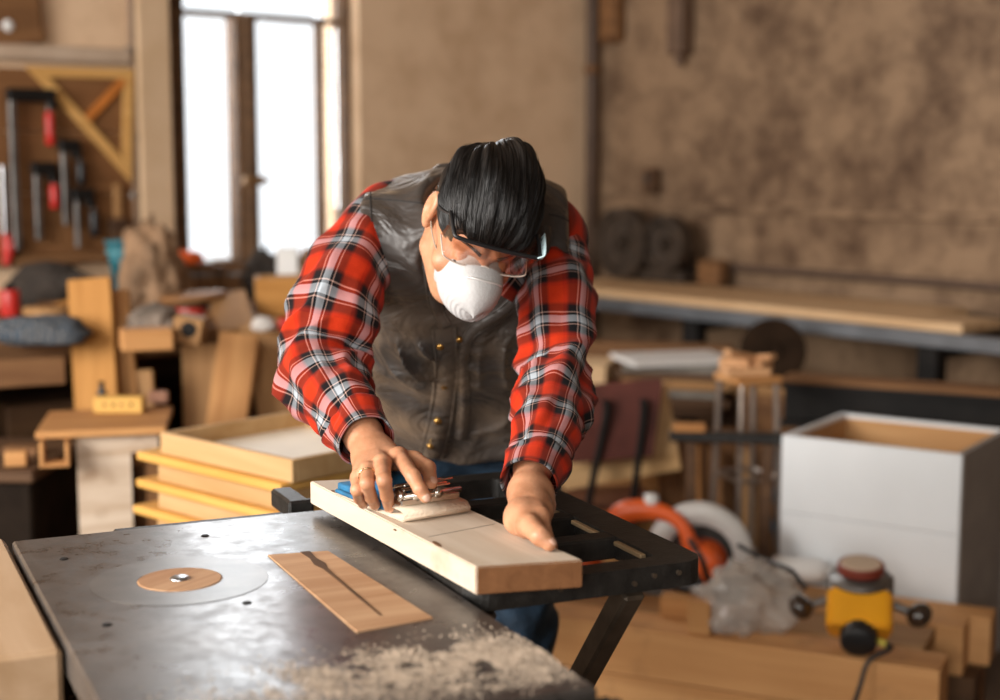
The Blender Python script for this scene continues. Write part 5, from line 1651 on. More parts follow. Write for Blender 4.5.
# crumpled clear bag
m, nt, b_, N_, L_ = new_mat('clear_bag')
tr = N_('ShaderNodeBsdfTransparent'); tr.inputs[0].default_value = (.93, .91, .88, 1)
gl = N_('ShaderNodeBsdfPrincipled'); gl.inputs['Base Color'].default_value = (.74, .68, .62, 1); gl.inputs['Roughness'].default_value = .12
mx = N_('ShaderNodeMixShader'); mx.inputs[0].default_value = .34
L_(tr.outputs[0], mx.inputs[1]); L_(gl.outputs[0], mx.inputs[2]); L_(mx.outputs[0], nt.nodes['Material Output'].inputs['Surface'])
pb = G(755, 640, ZT)
bag = lump('plastic_bag', m, V(pb.x, pb.y + .085, ZT + .001), (.105, .075, .080), 4.2, .40, 2.2, 'crumpled clear plastic bag on the timbers left of the yellow router', 'bag')
# white tube
a = on_t(790, 600); 
wt = thing('white_bottle', 'white plastic bottle lying on the timbers behind the router', 'bottle', V(a.x + .06, a.y + .16, ZT + .034), rot=(0, math.radians(90), -.25))
bm = bmesh.new(); add_lathe(bm, [(0, -.075), (.028, -.075), (.033, -.068), (.033, .045), (.026, .062), (.013, .07), (.013, .08)], seg=28); obj('bottle_body', bm, WHITE, wt, True)
bm = bmesh.new(); add_lathe(bm, [(.016, .078), (.016, .10), (.012, .104), (0, .104)], seg=20); obj('bottle_cap', bm, WHITE, wt, True)

# ------------------------------------------------------------------ yellow router lying on the timbers
rc = G(869, 655, ZT)
ro = thing('router', 'yellow and black plunge router with two knobs on the timbers', 'router', V(rc.x, rc.y + .10, ZT + .003), math.radians(-14))
ro.scale = (1.14, 1.1, 1.06)
# local: x sideways, y away, z up; motor axis leans from the cap (front, low) to the base (back, high)
AX = V(0, .62, .78).normalized()
RM = Matrix.Translation((0, -.055, .040)) @ AX.to_track_quat('Z', 'X').to_matrix().to_4x4()
bm = bmesh.new(); add_lathe(bm, [(0, -.045), (.030, -.045), (.036, -.04), (.037, -.01), (.034, 0), (.034, .02)], Matrix.Translation((0, -.07, .043)) @ Matrix.Rotation(math.radians(70), 4, 'X').inverted() @ Matrix.Rotation(math.pi, 4, 'X') @ Matrix.Rotation(math.pi, 4, 'X'), 30)
for k in range(10):
    pass
obj('end_cap', bm, BLACKPL, ro, True)
bm = bmesh.new()
Bx = Matrix.Translation((0, -.028, .068)) @ Matrix.Rotation(math.radians(-38), 4, 'X')
vs = add_prism(bm, [(-.066, -.030), (-.058, -.048), (-.030, -.052), (.030, -.052), (.058, -.048), (.066, -.030), (.060, .030), (.030, .040), (-.030, .040), (-.060, .030)], -.045, .040, Bx)
bmesh.ops.bevel(bm, geom=bm.edges[:], offset=.005, segments=2, affect='EDGES')
obj('motor_housing', bm, YELLOW, ro)
bm = bmesh.new(); add_box(bm, .052, .010, .03, c=(0, -.055, .105), rot=(math.radians(-38), 0, 0), bevel=.004); obj('clip', bm, CHROME, ro)
bm = bmesh.new()
add_lathe(bm, [(.040, -.03), (.052, -.02), (.052, .012), (.046, .022), (.062, .026), (.062, .034), (0, .036)], Matrix.Translation((0, .005, .112)) @ Matrix.Rotation(math.radians(14), 4, 'X'), 28)
for sx in (-1, 1):
    add_cyl(bm, (.054 * sx, .015, .075), (.054 * sx, .02, .142), .013, seg=14)
obj('plunge_body', bm, DULLSTEEL, ro, True)
bm = bmesh.new(); add_lathe(bm, [(.0, .0), (.043, .0), (.048, .004), (.048, .018), (.045, .022), (.041, .022)], Matrix.Translation((0, .010, .150)) @ Matrix.Rotation(math.radians(9), 4, 'X'), 36); obj('base_ring', bm, plain('red_brown_plastic', (.20, .035, .02), .4), ro)
bm = bmesh.new(); add_lathe(bm, [(0, .0235), (.039, .0235), (.0415, .021)], Matrix.Translation((0, .010, .150)) @ Matrix.Rotation(math.radians(9), 4, 'X'), 36); obj('base_plate', bm, plain('base_beige', (.55, .42, .30), .5), ro)
for sx in (-1, 1):
    bm = bmesh.new(); add_cyl(bm, (.06 * sx, .005, .085), (.096 * sx, -.004, .074), .010, seg=14); obj('handle_stem', bm, DULLSTEEL, ro)
    bm = bmesh.new(); bmesh.ops.create_uvsphere(bm, u_segments=22, v_segments=14, radius=1, matrix=Matrix.Translation((.118 * sx, -.008, .068)) @ Matrix.Rotation(.5 * sx, 4, 'Y') @ Matrix.Diagonal((.024, .029, .029, 1)))
    obj('knob', bm, plain('glossy_brown', (.035, .022, .015), .12, coat=.6), ro, True)
bpy.context.view_layer.update(); g0 = ro.matrix_world @ V(.045, -.095, .03)
bm = bmesh.new(); add_tube(bm, [g0, g0 + V(.012, -.03, -.004), b1 + bd * -.16 + V(0, -.014, 0) + V(0, 0, .003), b1 + bd * -.17 + bn * -.03 + V(0, 0, -.06), b1 + bd * -.20 + bn * -.05 + V(0, 0, -.16), b1 + bd * -.25 + bn * -.10 + V(0, 0, -.242)], .0055, 8, 50)
child_of(obj('cord', bm, BLACKPL, smooth=True), ro)
bm = bmesh.new(); add_tube(bm, [g0 + V(-.012, .012, .003), g0 + V(.006, -.016, 0)], .0085, 10); child_of(obj('cord_sleeve', bm, plain('yellow_sleeve', (.45, .36, .05), .5), smooth=True), ro)
# ------------------------------------------------------------------ left: tool board on the window wall
bo0, bo1 = back_wall_at(-8, 70, .02), back_wall_at(130, 72, .02)
ztop = (back_wall_at(30, 68, .02).z + back_wall_at(125, 72, .02).z) / 2; zbot = back_wall_at(70, 254, .02).z
sl_, sr_ = (bo0 - CORN).dot(UU), (bo1 - CORN).dot(UU)
sl_ += .10
tb = thing('tool_board', 'brown wooden tool board on the wall left of the window', 'tool board', room((sl_ + sr_) / 2, .016, 0), RU)
TBM = wood('tool_board_wood', (.215, .098, .036), (.145, .06, .02), gscale=10)
bw, bh = sl_ - sr_, ztop - zbot
for k in range(3):
    pass
bm = bmesh.new()
for k in range(3):
    add_box(bm, bw, .024, bh / 3 - .003, c=(0, 0, zbot + bh * (k + .5) / 3), bevel=.002)
obj('back_boards', bm, TBM, tb)
bm = bmesh.new(); add_box(bm, bw + .03, .045, .03, c=(0, -.008, zbot - .016), bevel=.004); obj('lower_ledge', bm, BROWN, tb)
struct(box_obj('trim_5', plaster('plaster_ledge', (.50, .38, .28), (.40, .28, .19)), 1.4, .05, .055, room(sr_ + .70, .026, ztop + .05), RU, .012))
def tbp(px, py, off): return back_wall_at(px, py, off)
WX = -UU      # along the wall towards the right
WN = VV       # out of the wall
def wall_frame(p):
    return Matrix.Translation(p) @ Matrix((WX, -WN, V(0, 0, 1))).transposed().to_4x4()
pxm = 5.05 / FPX * 1.14     # metres along the wall for one pixel there

def bar_clamp(px, y0, y1, jaw_w, handle, hcol, label, bw_=.012, hlen=.10):
    p0, p1 = tbp(px, y0, .064), tbp(px, y1, .064)
    t = thing('bar_clamp', label, 'clamp', p0, group='clamps on the tool board'); t.rotation_euler = (0, 0, RU)
    L = p0.z - p1.z
    bm = bmesh.new(); add_box(bm, bw_, .022, L, c=(0, 0, -L / 2), bevel=.002); obj('bar', bm, DULLSTEEL, t)
    bm = bmesh.new(); add_box(bm, jaw_w, .03, .045, c=(jaw_w / 2 - .016, 0, .004), bevel=.007); add_box(bm, .03, .03, .03, c=(jaw_w - .03, 0, -.025), bevel=.006); obj('jaw', bm, BLACK, t)
    hx = handle
    bm = bmesh.new(); add_cyl(bm, (hx, 0, -.0), (hx, 0, -.06), .006, seg=10); obj('spindle', bm, DULLSTEEL, t)
    bm = bmesh.new(); add_lathe(bm, [(0, 0), (.012, -.003), (.016, -.02), (.0145, -hlen * .6), (.016, -hlen + .01), (0, -hlen)], Matrix.Translation((hx, 0, -.045)), 16); obj('handle', bm, hcol, t, True)
    return t
bar_clamp(11, 96, 250, .168, .128, RED, 'long bar clamp with black jaw and red handle on the tool board', .022, .12)
bar_clamp(36, 170, 240, .085, .06, RED, 'small clamp with red handle hanging right of the long clamp', .02, .09)
bar_clamp(63, 147, 225, .075, .06, BLACKPL, 'bright steel bar clamp hanging below the set square', .018, .09)
bar_clamp(76, 196, 248, .08, .062, BLACKPL, 'short dark clamp lowest on the tool board', .014, .10)
p0 = tbp(3, 165, .045)
t = thing('hand_tool', 'thin steel tool with red handle at the left end of the tool board', 'tool', p0); t.rotation_euler = (0, 0, RU)
L = p0.z - tbp(3, 240, .045).z
bm = bmesh.new(); add_box(bm, .018, .008, L, c=(0, 0, -L / 2), bevel=.003); obj('steel_bar', bm, STEEL, t)
bm = bmesh.new(); add_tube(bm, [(0, 0, -L + .02), (.006, 0, -L - .03), (-.004, 0, -L - .085)], lambda t: .018 - .004 * math.cos(6.28 * t), 12, 14); obj('handle', bm, RED, t, True)
p0 = tbp(117, 185, .045)
t = thing('brush', 'brown hand brush hanging at the right edge of the tool board', 'brush', p0); t.rotation_euler = (0, 0, RU)
bm = bmesh.new(); add_box(bm, .028, .016, .13, c=(0, 0, -.06), bevel=.006, seg=2); obj('handle', bm, TAN, t)
bm = bmesh.new(); add_box(bm, .07, .03, .085, c=(0, 0, -.155), bevel=.012, seg=2); obj('bristles', bm, DARKWOOD, t)
# set square
A_, B_, C_ = tbp(25, 66, .038), tbp(133, 69, .038), tbp(131, 182, .038)
MI = wall_frame(A_).inverted()
pa, pb_, pc_ = [(MI @ x) for x in (A_, B_, C_)]
tri = [(p.x, p.z) for p in (pa, pb_, pc_)]
cx = sum(p[0] for p in tri) / 3; cy = sum(p[1] for p in tri) / 3
def inset(tri, w):
    out = []
    n = 3
    for i in range(n):
        p, a, b = Vector(tri[i]), Vector(tri[i - 1]), Vector(tri[(i + 1) % n])
        d1 = (p - a).normalized(); d2 = (b - p).normalized()
        n1 = V(d1.y, -d1.x, 0).to_2d(); n2 = V(d2.y, -d2.x, 0).to_2d()
        cen = Vector((cx, cy))
        if n1.dot(cen - p) < 0: n1 = -n1
        if n2.dot(cen - p) < 0: n2 = -n2
        k = 1 + n1.dot(n2)
        out.append(tuple(p + (n1 + n2) * (w / k)))
    return out
inn = inset(tri, .034)
sq = thing('set_square', 'large yellow wooden set square hung over the tool board', 'set square', A_); sq.rotation_euler = (0, 0, RU)
bm = bmesh.new()
XZ = Matrix(((1, 0, 0, 0), (0, 0, 1, 0), (0, 1, 0, 0), (0, 0, 0, 1)))
for i in range(3):
    j = (i + 1) % 3
    add_prism(bm, [tri[i], tri[j], inn[j], inn[i]], -.007, .007, XZ)
obj('triangle_frame', bm, wood('square_wood', (.66, .38, .13), (.52, .27, .075)), sq)
a2 = Vector(inn[1]) ; mid = (Vector(tri[0]) + Vector(tri[2])) / 2
d = (mid - a2); L = d.length
bm = bmesh.new(); add_box(bm, L, .012, .028, rot=Matrix.Translation(V((a2.x + mid.x) / 2 + .004, -.0, (a2.y + mid.y) / 2)) @ Matrix.Rotation(-math.atan2(d.y, d.x), 4, 'Y'))
obj('brace', bm, plain('orange_wood', (.52, .17, .03), .5), sq)
# framed panel high up at the left
p = tbp(10, 10, .03)
fr_ = thing('wall_panel', 'brown wooden panel at the top left of the wall', 'panel', p); fr_.rotation_euler = (0, math.radians(-6), RU)
bm = bmesh.new(); add_box(bm, .20, .03, .22, c=(-.0, 0, .0), bevel=.006); obj('panel', bm, BROWN, fr_)
bm = bmesh.new(); add_lathe(bm, [(0, .006), (.016, .004), (.02, 0)], Matrix.Translation((-.02, -.016, -.05)) @ Matrix.Rotation(math.pi / 2, 4, 'X'), 16); obj('button', bm, WHITE, fr_, True)

# ------------------------------------------------------------------ left bench along the window wall
ZLB = .88
wbn = thing('cluttered_bench', 'heavy dark wooden bench under the window covered with clutter', 'bench', room(0, 0, 0), RU)
s0b, s1b, t1b = wall_s(318), 4.3, 1.02
bm = bmesh.new(); add_box(bm, s1b - s0b, t1b - .06, .075, c=(-(s0b + s1b) / 2, -(t1b + .06) / 2, ZLB - .0375), bevel=.008); obj('bench_top', bm, wood('bench_wood', (.20, .10, .045), (.10, .048, .02), gscale=8), wbn)
for s in (s0b + .08, 2.35, s1b - .9):
    for tq in (.18, t1b - .12):
        bm = bmesh.new(); add_box(bm, .11, .11, ZLB - .077, c=(-s, -tq, (ZLB - .077) / 2), bevel=.006); obj('leg', bm, DARKWOOD, wbn)
bm = bmesh.new(); add_box(bm, s1b - s0b - .1, t1b - .30, .04, c=(-(s0b + s1b) / 2, -(t1b) / 2 - .02, .22), bevel=.004); obj('lower_shelf', bm, DARKWOOD, wbn)
bm = bmesh.new(); add_box(bm, s1b - s0b - .2, .03, .5, c=(-(s0b + s1b) / 2, -.14, .5)); obj('back_panel', bm, DARKWOOD, wbn)
# dark boxes on the shelf
for s, w, h, lb in ((2.0, .42, .38, 'dark box on the shelf under the bench, near its right end'), (2.75, .5, .42, 'dark box on the shelf under the bench, behind the leaning boards'), (3.35, .5, .36, 'dark box on the shelf under the left end of the bench')):
    bm = bmesh.new(); add_box(bm, w, .45, h, c=(0, 0, h / 2), bevel=.006); add_box(bm, w * .3, .01, .03, c=(0, -.23, h * .7), bevel=.004)
    p = room(s, .52, .241); tag(obj('storage_box', bm, DARKWOOD, loc=p, rot=(0, 0, RU)), lb, 'box')
def bt(px, py, h=0.0):       # on the bench top at a pixel
    p = G(px, py, ZLB); return V(p.x, p.y, ZLB + h)
# log edge
p = G(20, 362, .85)
bm = bmesh.new()
# thick rough slab at the left front edge
tag(stick('rough_slab', wood('rough_wood', (.26, .13, .055), (.14, .062, .025), gscale=9), G(-34, 374, .80), G(62, 368, .80), .10, .075, face=(0, 0, 1)), 'rough brown slab along the left front of the cluttered bench', 'wood') 
ob = bpy.data.objects[-1]
# cap
cp = bt(34, 312)
cap = thing('cloth_bag', 'dark crumpled cloth bag at the back of the cluttered bench', 'bag', cp + V(0, .15, 0))
o = lump('bag_body', DARKGREY, V(0, 0, 0), (.125, .09, .085), 2.1, .22, 1.3, '', '', None); o.parent = cap
for k in ('label', 'category'): del o[k]
bm = bmesh.new(); add_tube(bm, [(.05, -.05, .07), (.11, -.06, .10), (.17, -.04, .075), (.22, -.02, .02)], .022, 10, 20); obj('bag_strap', bm, DARKGREY, cap, True)
# round lid
p = bt(43, 327)
t = thing('round_tin', 'round brown tin with a tan lid on the cluttered bench', 'tin', p + V(0, .05, .0))
bm = bmesh.new(); add_lathe(bm, [(0, .0005), (.066, .0005), (.068, .006), (.068, .04), (.06, .043)], seg=32); obj('tin_body', bm, DARKWOOD, t, True)
bm = bmesh.new(); add_lathe(bm, [(.072, .036), (.072, .050), (.066, .054), (0, .054)], seg=32); obj('lid', bm, TAN, t, True)
p = bt(33, 318); tag(box_obj('wood_strip', GOLD, .20, .022, .014, p + V(.05, .08, .03), rot=(0, -.25, .55), bevel=.003), 'narrow golden strip propped behind the round tin', 'wood scrap')
# checked blue cloth
m, nt, b_, N_, L_ = new_mat('blue_check')
tc = N_('ShaderNodeTexCoord'); mp = N_('ShaderNodeMapping'); mp.inputs['Rotation'].default_value = (0, 0, .6); L_(tc.outputs['Object'], mp.inputs['Vector'])
ck = N_('ShaderNodeTexBrick'); ck.inputs['Scale'].default_value = 22; ck.inputs['Color1'].default_value = (.022, .035, .05, 1); ck.inputs['Color2'].default_value = (.03, .05, .075, 1); ck.inputs['Mortar'].default_value = (.16, .15, .14, 1); ck.inputs['Mortar Size'].default_value = .025
L_(mp.outputs[0], ck.inputs['Vector']); L_(ck.outputs[0], b_.inputs['Base Color']); b_.inputs['Roughness'].default_value = .9
p = bt(36, 348)
lump('checked_cloth', m, p + V(0, .07, .001), (.118, .07, .042), 6.6, .18, 1.5, 'folded dark blue checked cloth at the front of the cluttered bench', 'cloth')

# boards leaning against the bench
def lean(nm, px0, y0, D0, px1, y1, wpx, th_, mt, lb, face=(0, -1, .2), g='boards leaning against the bench', drop=.24):
    """from the top seen at (px0, y0) through (px1, y1) down to the floor"""
    a = PD(px0, y0, D0)
    D1 = D0 - .10
    for _ in range(4):
        m_ = PD(px1, y1, D1); D1 = D0 - drop * (a.z - m_.z) / (a.z - .01)
    m_ = PD(px1, y1, D1); k = (a.z - .012) / (a.z - m_.z)
    b = a + (m_ - a) * k
    return tag(stick(nm, mt, b, a, wpx / FPX * D0, th_, face), lb, 'board', g)
lean('leaning_board', 90, 279, 4.09, 98, 410, 43, .035, GOLD, 'tall golden board leaning left of the blue tub')
lean('leaning_board', 114, 291, 4.15, 124, 410, 30, .03, HONEY, 'shorter board leaning just behind the tall golden board')
lean('leaning_board', 202, 345, 4.30, 204, 420, 40, .028, TAN, 'tan board leaning below the drilled block')
lean('leaning_board', 240, 334, 4.22, 228, 415, 40, .03, HONEY, 'bright honey board leaning under the square panel')
lean('leaning_board', 260, 322, 4.36, 280, 415, 42, .028, TAN, 'tan board leaning towards the right beside the bright honey board')
tag(stick('square_panel', TAN, PD(238, 331, 4.37), PD(227, 295, 4.66), 38 / FPX * 4.5, .022, (0, -.5, 1)), 'square brown panel tilted on top of the leaning honey board', 'board')
tag(stick('leaning_board', TAN, V(PD(156, 400, 4.02).x, 4.02, .012), V(PD(142, 370, 4.10).x, 4.10, PD(132, 370, 4.10).z), .06, .02, (0, -1, .2)), 'short grey brown board low down behind the shorter leaning board', 'board', 'boards leaning against the bench')
# things standing on the bench
def tub(px, py, r0, r1, h, mt, lb, cat, nm, tilt=0):
    p = bt(px, py)
    t = thing(nm, lb, cat, p, rot=(0, tilt, 0))
    bm = bmesh.new(); add_lathe(bm, [(0, .001), (r0, .001), (r1, h), (r1 + .006, h), (r1 + .006, h - .012), (r1 - .004, h - .006), (r0 - .004, .006), (0, .006)], seg=32); obj('tub_body', bm, mt, t, True)
    bm = bmesh.new(); add_tube(bm, [(r1, 0, h - .01), (r1 * .7, 0, h + r1 * .5), (0, 0, h + r1 * .62), (-r1 * .7, 0, h + r1 * .5), (-r1, 0, h - .01)], .003, 6, 20); obj('handle', bm, DULLSTEEL, t, True)
    return t
# tall blue tub (wide mouth, narrow foot)
p = bt(121, 312)
t = thing('plastic_tub', 'blue plastic funnel-shaped tub on the bench left of the pale sack', 'tub', p + V(0, .02, 0))
hf = PD(121, 240, p.y + .02).z - ZLB
bm = bmesh.new(); add_lathe(bm, [(0, .001), (.018, .001), (.026, hf * .35), (.040, hf * .8), (.046, hf), (.050, hf), (.050, hf - .012), (.043, hf - .015), (.02, .01), (0, .01)], seg=32); obj('tub_body', bm, TEAL, t, True)
bm = bmesh.new(); add_lathe(bm, [(.041, hf * .80), (.047, hf * .82), (.047, hf * .86), (.041, hf * .88)], seg=32); obj('rim_band', bm, plain('light_teal', (.07, .24, .28), .4), t, True)
SACK = plain('sack_paper', (.26, .155, .085), .85, var=.5, scale=9, bump=.3, bscale=25)
p = bt(150, 315)
lump('paper_sack', SACK, p + V(.0, .05, .001), (.085, .08, .150), 8.8, .42, 1.9, 'tall crumpled pale brown sack on the bench beside the blue tub', 'sack')
p = bt(150, 340)
lump('rag', plain('grey_rag', (.20, .155, .12), .9, var=.6, scale=16), p + V(0, .05, .001), (.07, .06, .045), 1.9, .3, 2.2, 'crumpled grey brown rag in front of the paper sack', 'rag')
# wooden buckets
for px, py, lb in ((197, 303, 'brown wooden bucket on the bench below the left window pane'), (232, 302, 'brown wooden bucket beside the middle window post')):
    p = bt(px, py) + V(0, .10, 0)
    t = thing('bucket', lb, 'bucket', p)
    bm = bmesh.new()
    for k in range(14):
        a = 2 * math.pi * k / 14
        M = Matrix.Translation((.062 * math.cos(a), .062 * math.sin(a), .062)) @ Matrix.Rotation(a, 4, 'Z') @ Matrix.Rotation(math.radians(7), 4, 'Y')
        add_box(bm, .010, .027, .122, rot=M, bevel=.002)
    add_lathe(bm, [(0, .001), (.056, .001), (.056, .012), (0, .012)], seg=28); obj('staves', bm, BROWN, t)
    for z, r in ((.03, .066), (.095, .074)):
        bm = bmesh.new(); add_lathe(bm, [(r, z - .006), (r + .002, z - .006), (r + .002, z + .006), (r, z + .006)], seg=32); obj('hoop', bm, DULLSTEEL, t)
p = bt(190, 303) + V(-.03, .10, .128)
t = thing('safety_cap', 'orange plastic cap resting on the left wooden bucket', 'cap', p)
bm = bmesh.new(); add_lathe(bm, [(.062, 0), (.064, .010), (.052, .034), (.028, .046), (0, .049)], seg=24); obj('cap_shell', bm, ORANGE, t, True)
bm = bmesh.new(); add_box(bm, .06, .05, .006, c=(.065, -.01, .004), bevel=.003); obj('peak', bm, plain('grey_peak', (.3, .28, .27), .5), t)
# dark branch-like pile beside the middle post
p = bt(243, 305)
lump('dark_rags', DARKGREY, p + V(.055, .17, .001), (.065, .055, .080), 3.3, .55, 2.6, 'dark bundle standing against the window post', 'bundle')
# round board, red tin, block, tube
p = bt(193, 318)
bm = bmesh.new(); add_lathe(bm, [(0, 0), (.098, 0), (.102, .006), (.102, .014), (.098, .02), (0, .02)], seg=44)
tag(obj('round_board', bm, wood('disc_wood', (.30, .145, .055), (.21, .095, .035)), loc=p + V(0, .02, .055), rot=(0, math.radians(-4), .2)), 'round brown board resting on a red tin on the bench', 'board')
t = thing('red_tin', 'flat red tin under the round brown board', 'tin', p + V(-.01, .01, .0005))
bm = bmesh.new(); add_lathe(bm, [(0, 0), (.05, 0), (.052, .006), (.052, .038), (.048, .042)], seg=28); obj('tin_body', bm, RED, t, True)
bm = bmesh.new(); add_lathe(bm, [(.054, .034), (.054, .046), (.05, .048), (0, .048)], seg=28); obj('lid', bm, DARKWOOD, t, True)
p = bt(142, 352)
tag(box_obj('wood_block', HONEY, .13, .085, .055, p + V(.0, .05, .028), .35, .004), 'light wood block at the bench front edge beside the cardboard tube', 'wood')
p = bt(192, 349)
t = thing('drilled_block', 'tan wood block with a round hole on the bench front edge', 'block', p + V(-.02, .08, .044), rot=(0, math.radians(12), .05))
bm = bmesh.new(); add_box(bm, .078, .10, .070, bevel=.005); obj('block', bm, TAN, t)
bm = bmesh.new(); add_lathe(bm, [(0, .002), (.016, .002), (.018, .0005), (.021, .0005), (.021, -.004), (0, -.004)], Matrix.Translation((.003, -.0505, .004)) @ Matrix.Rotation(math.pi / 2, 4, 'X'), 24); obj('hole', bm, BLACK, t)
# crate and box by the right pane
zc1 = ZLB
ca = bt(246, 318); cb = bt(306, 316)
cr = thing('wooden_crate', 'orange brown wooden crate on the bench below the right window pane', 'crate', (ca + cb) / 2 + V(.03, .09, 0), .18)
cw = .215; chh = PD(275, 276, cr.location.y).z - ZLB
for nm, sx, sy, c in (('front_board', cw, .014, (0, -.07)), ('back_board', cw, .014, (0, .07)), ('end_board', .014, .126, (-cw / 2 + .007, 0)), ('end_board', .014, .126, (cw / 2 - .007, 0))):
    bm = bmesh.new(); add_box(bm, sx, sy, chh - .002, c=(c[0], c[1], chh / 2), bevel=.002); obj(nm, bm, GOLD if 'front' in nm else TAN, cr)
bm = bmesh.new(); add_box(bm, cw - .03, .124, .012, c=(0, 0, .008)); obj('crate_floor', bm, TAN, cr)
bm = bmesh.new(); add_box(bm, .035, .008, .03, c=(.06, -.080, chh * .45), bevel=.006); obj('hand_hole', bm, BLACK, cr)
q_ = cr.location
bm = bmesh.new(); add_box(bm, .07, .08, .10, c=(-.0385, 0, .05), bevel=.003)
cbx = tag(obj('carton', bm, WHITE, loc=V(q_.x - .0, q_.y + .25, ZLB + .0), rot=(0, 0, .1)), 'white carton standing at the right window pane', 'carton')
cbx.scale = (1, 1, 1.95)
bm = bmesh.new(); add_box(bm, .09, .08, .19, c=(.055, 0, .095), bevel=.003); add_box(bm, .05, .004, .06, c=(.055, -.042, .12), bevel=.001)
tag(obj('carton', bm, BROWN, loc=V(q_.x + .0, q_.y + .25, ZLB), rot=(0, 0, .1)), 'brown carton standing right of the white carton', 'carton')
p = bt(236, 318)
lump('white_rag', plain('white_rag_cloth', (.62, .58, .54), .9, var=.1), p + V(.0, .07, .001), (.035, .03, .03), 5.1, .25, 1.8, 'small white rag between round board and crate', 'rag')
p = bt(257, 336)
lump('white_rag', plain('white_rag_cloth', (.62, .58, .54), .9, var=.1), p + V(.0, .12, .001), (.032, .028, .022), 9.1, .25, 1.8, 'white rag on the bench below the wooden crate', 'rag')
p = bt(264, 336)
t = thing('red_cup', 'small red cup beside the lower white rag', 'cup', p + V(.040, .12, .0005))
t.scale = (.75, .75, .75)
bm = bmesh.new(); add_lathe(bm, [(0, 0), (.018, 0), (.024, .048), (.022, .048), (.016, .004), (0, .004)], seg=22); obj('cup_body', bm, RED, t, True)
bm = bmesh.new(); add_tube(bm, [(.022, 0, .038), (.036, 0, .034), (.034, 0, .018), (.019, 0, .014)], .0028, 6, 12); obj('handle', bm, RED, t, True)

# ------------------------------------------------------------------ small stand with slab, block with holes
ZS2 = .74
slab = top_board('shelf_slab', HONEY, ((35, 432), (166, 427), (173, 406), (49, 411)), ZS2, .018, 'flat honey coloured slab on the whitewashed stand', 'board')
fl, frr = G(76, 437, ZS2 - .02), G(158, 433, ZS2 - .02)
st = thing('painted_stand', 'whitewashed worn wooden stand at the left behind the saw', 'stand', V(fl.x, fl.y, 0), math.atan2((frr - fl).y, (frr - fl).x))
swid = (frr - fl).length; zs = ZS2 - .0195
w1 = swid * .66
bm = bmesh.new(); add_prism(bm, [(0, 0.0), (w1, 0.0), (w1, zs - .045), (swid, zs - .045), (swid, zs), (0, zs)], -.010, .010, Matrix.Translation((0, .012, 0)) @ Matrix.Rotation(math.pi / 2, 4, 'X'))
obj('front_panel', bm, WORN, st)
bm = bmesh.new(); add_box(bm, .03, .10, zs, c=(swid - .015, .08, zs / 2), bevel=.003); obj('leg', bm, BROWN, st)
bm = bmesh.new(); add_box(bm, .03, .10, zs, c=(.015, .08, zs / 2), bevel=.003); obj('leg', bm, BROWN, st)
bm = bmesh.new(); add_box(bm, swid - w1 - .03, .014, .30, c=((swid + w1) / 2 - .012, .11, zs - .25), bevel=.002); obj('back_panel', bm, BROWN, st)
# small open frame hanging under the slab's left end: part of the slab
c = slab.location; R_ = slab.rotation_euler.to_matrix()
fx = R_.inverted() @ (G(36, 436, ZS2) - c)
for nm, dx, sx, sz, zc in (('cleat', .005, .010, .060, -.049), ('cleat', .062, .010, .060, -.049), ('cleat', .0335, .047, .010, -.074)):
    bm = bmesh.new(); add_box(bm, sx, .05, sz, bevel=.002); obj(nm, bm, HONEY, slab, loc=(fx.x + dx + .004, fx.y + .04, zc))
p = G(119, 413, ZS2)
hb = thing('hole_block', 'small yellow wood block with drilled holes on the slab', 'block', V(p.x, p.y + .012, ZS2 + .0005), .02)
bm = bmesh.new(); add_box(bm, .122, .045, .040, c=(0, 0, .020), bevel=.003); obj('block', bm, wood('yellow_wood', (.66, .40, .11), (.50, .26, .06)), hb)
for k, x in enumerate((-.03, -.01, .008, .03)):
    bm = bmesh.new(); add_lathe(bm, [(0, .0006), (.0036, .0006), (.0045, 0)], Matrix.Translation((x * 1.1, -.0227, .022)) @ Matrix.Rotation(math.pi / 2, 4, 'X'), 14); obj('hole', bm, BLACK if k in (1, 3) else BROWN, hb)
p = G(103, 405, ZS2)
t = thing('small_bottle', 'small dark bottle behind the block with holes', 'bottle', V(p.x - .01, p.y + .03, ZS2 + .0005))
bm = bmesh.new(); add_lathe(bm, [(0, 0), (.011, 0), (.012, .03), (.006, .040), (.006, .048)], seg=18); obj('bottle_body', bm, BLACKPL, t, True)
bm = bmesh.new(); add_lathe(bm, [(.0075, .046), (.0075, .056), (0, .057)], seg=16); obj('bottle_cap', bm, BLACK, t, True)
p = G(157, 404, ZS2)
tag(box_obj('reddish_block', plain('reddish_wood', (.26, .12, .07), .6), .05, .03, .03, V(p.x, p.y + .02, ZS2 + .0155), .1, .003), 'small reddish block at the right end of the slab', 'wood scrap')

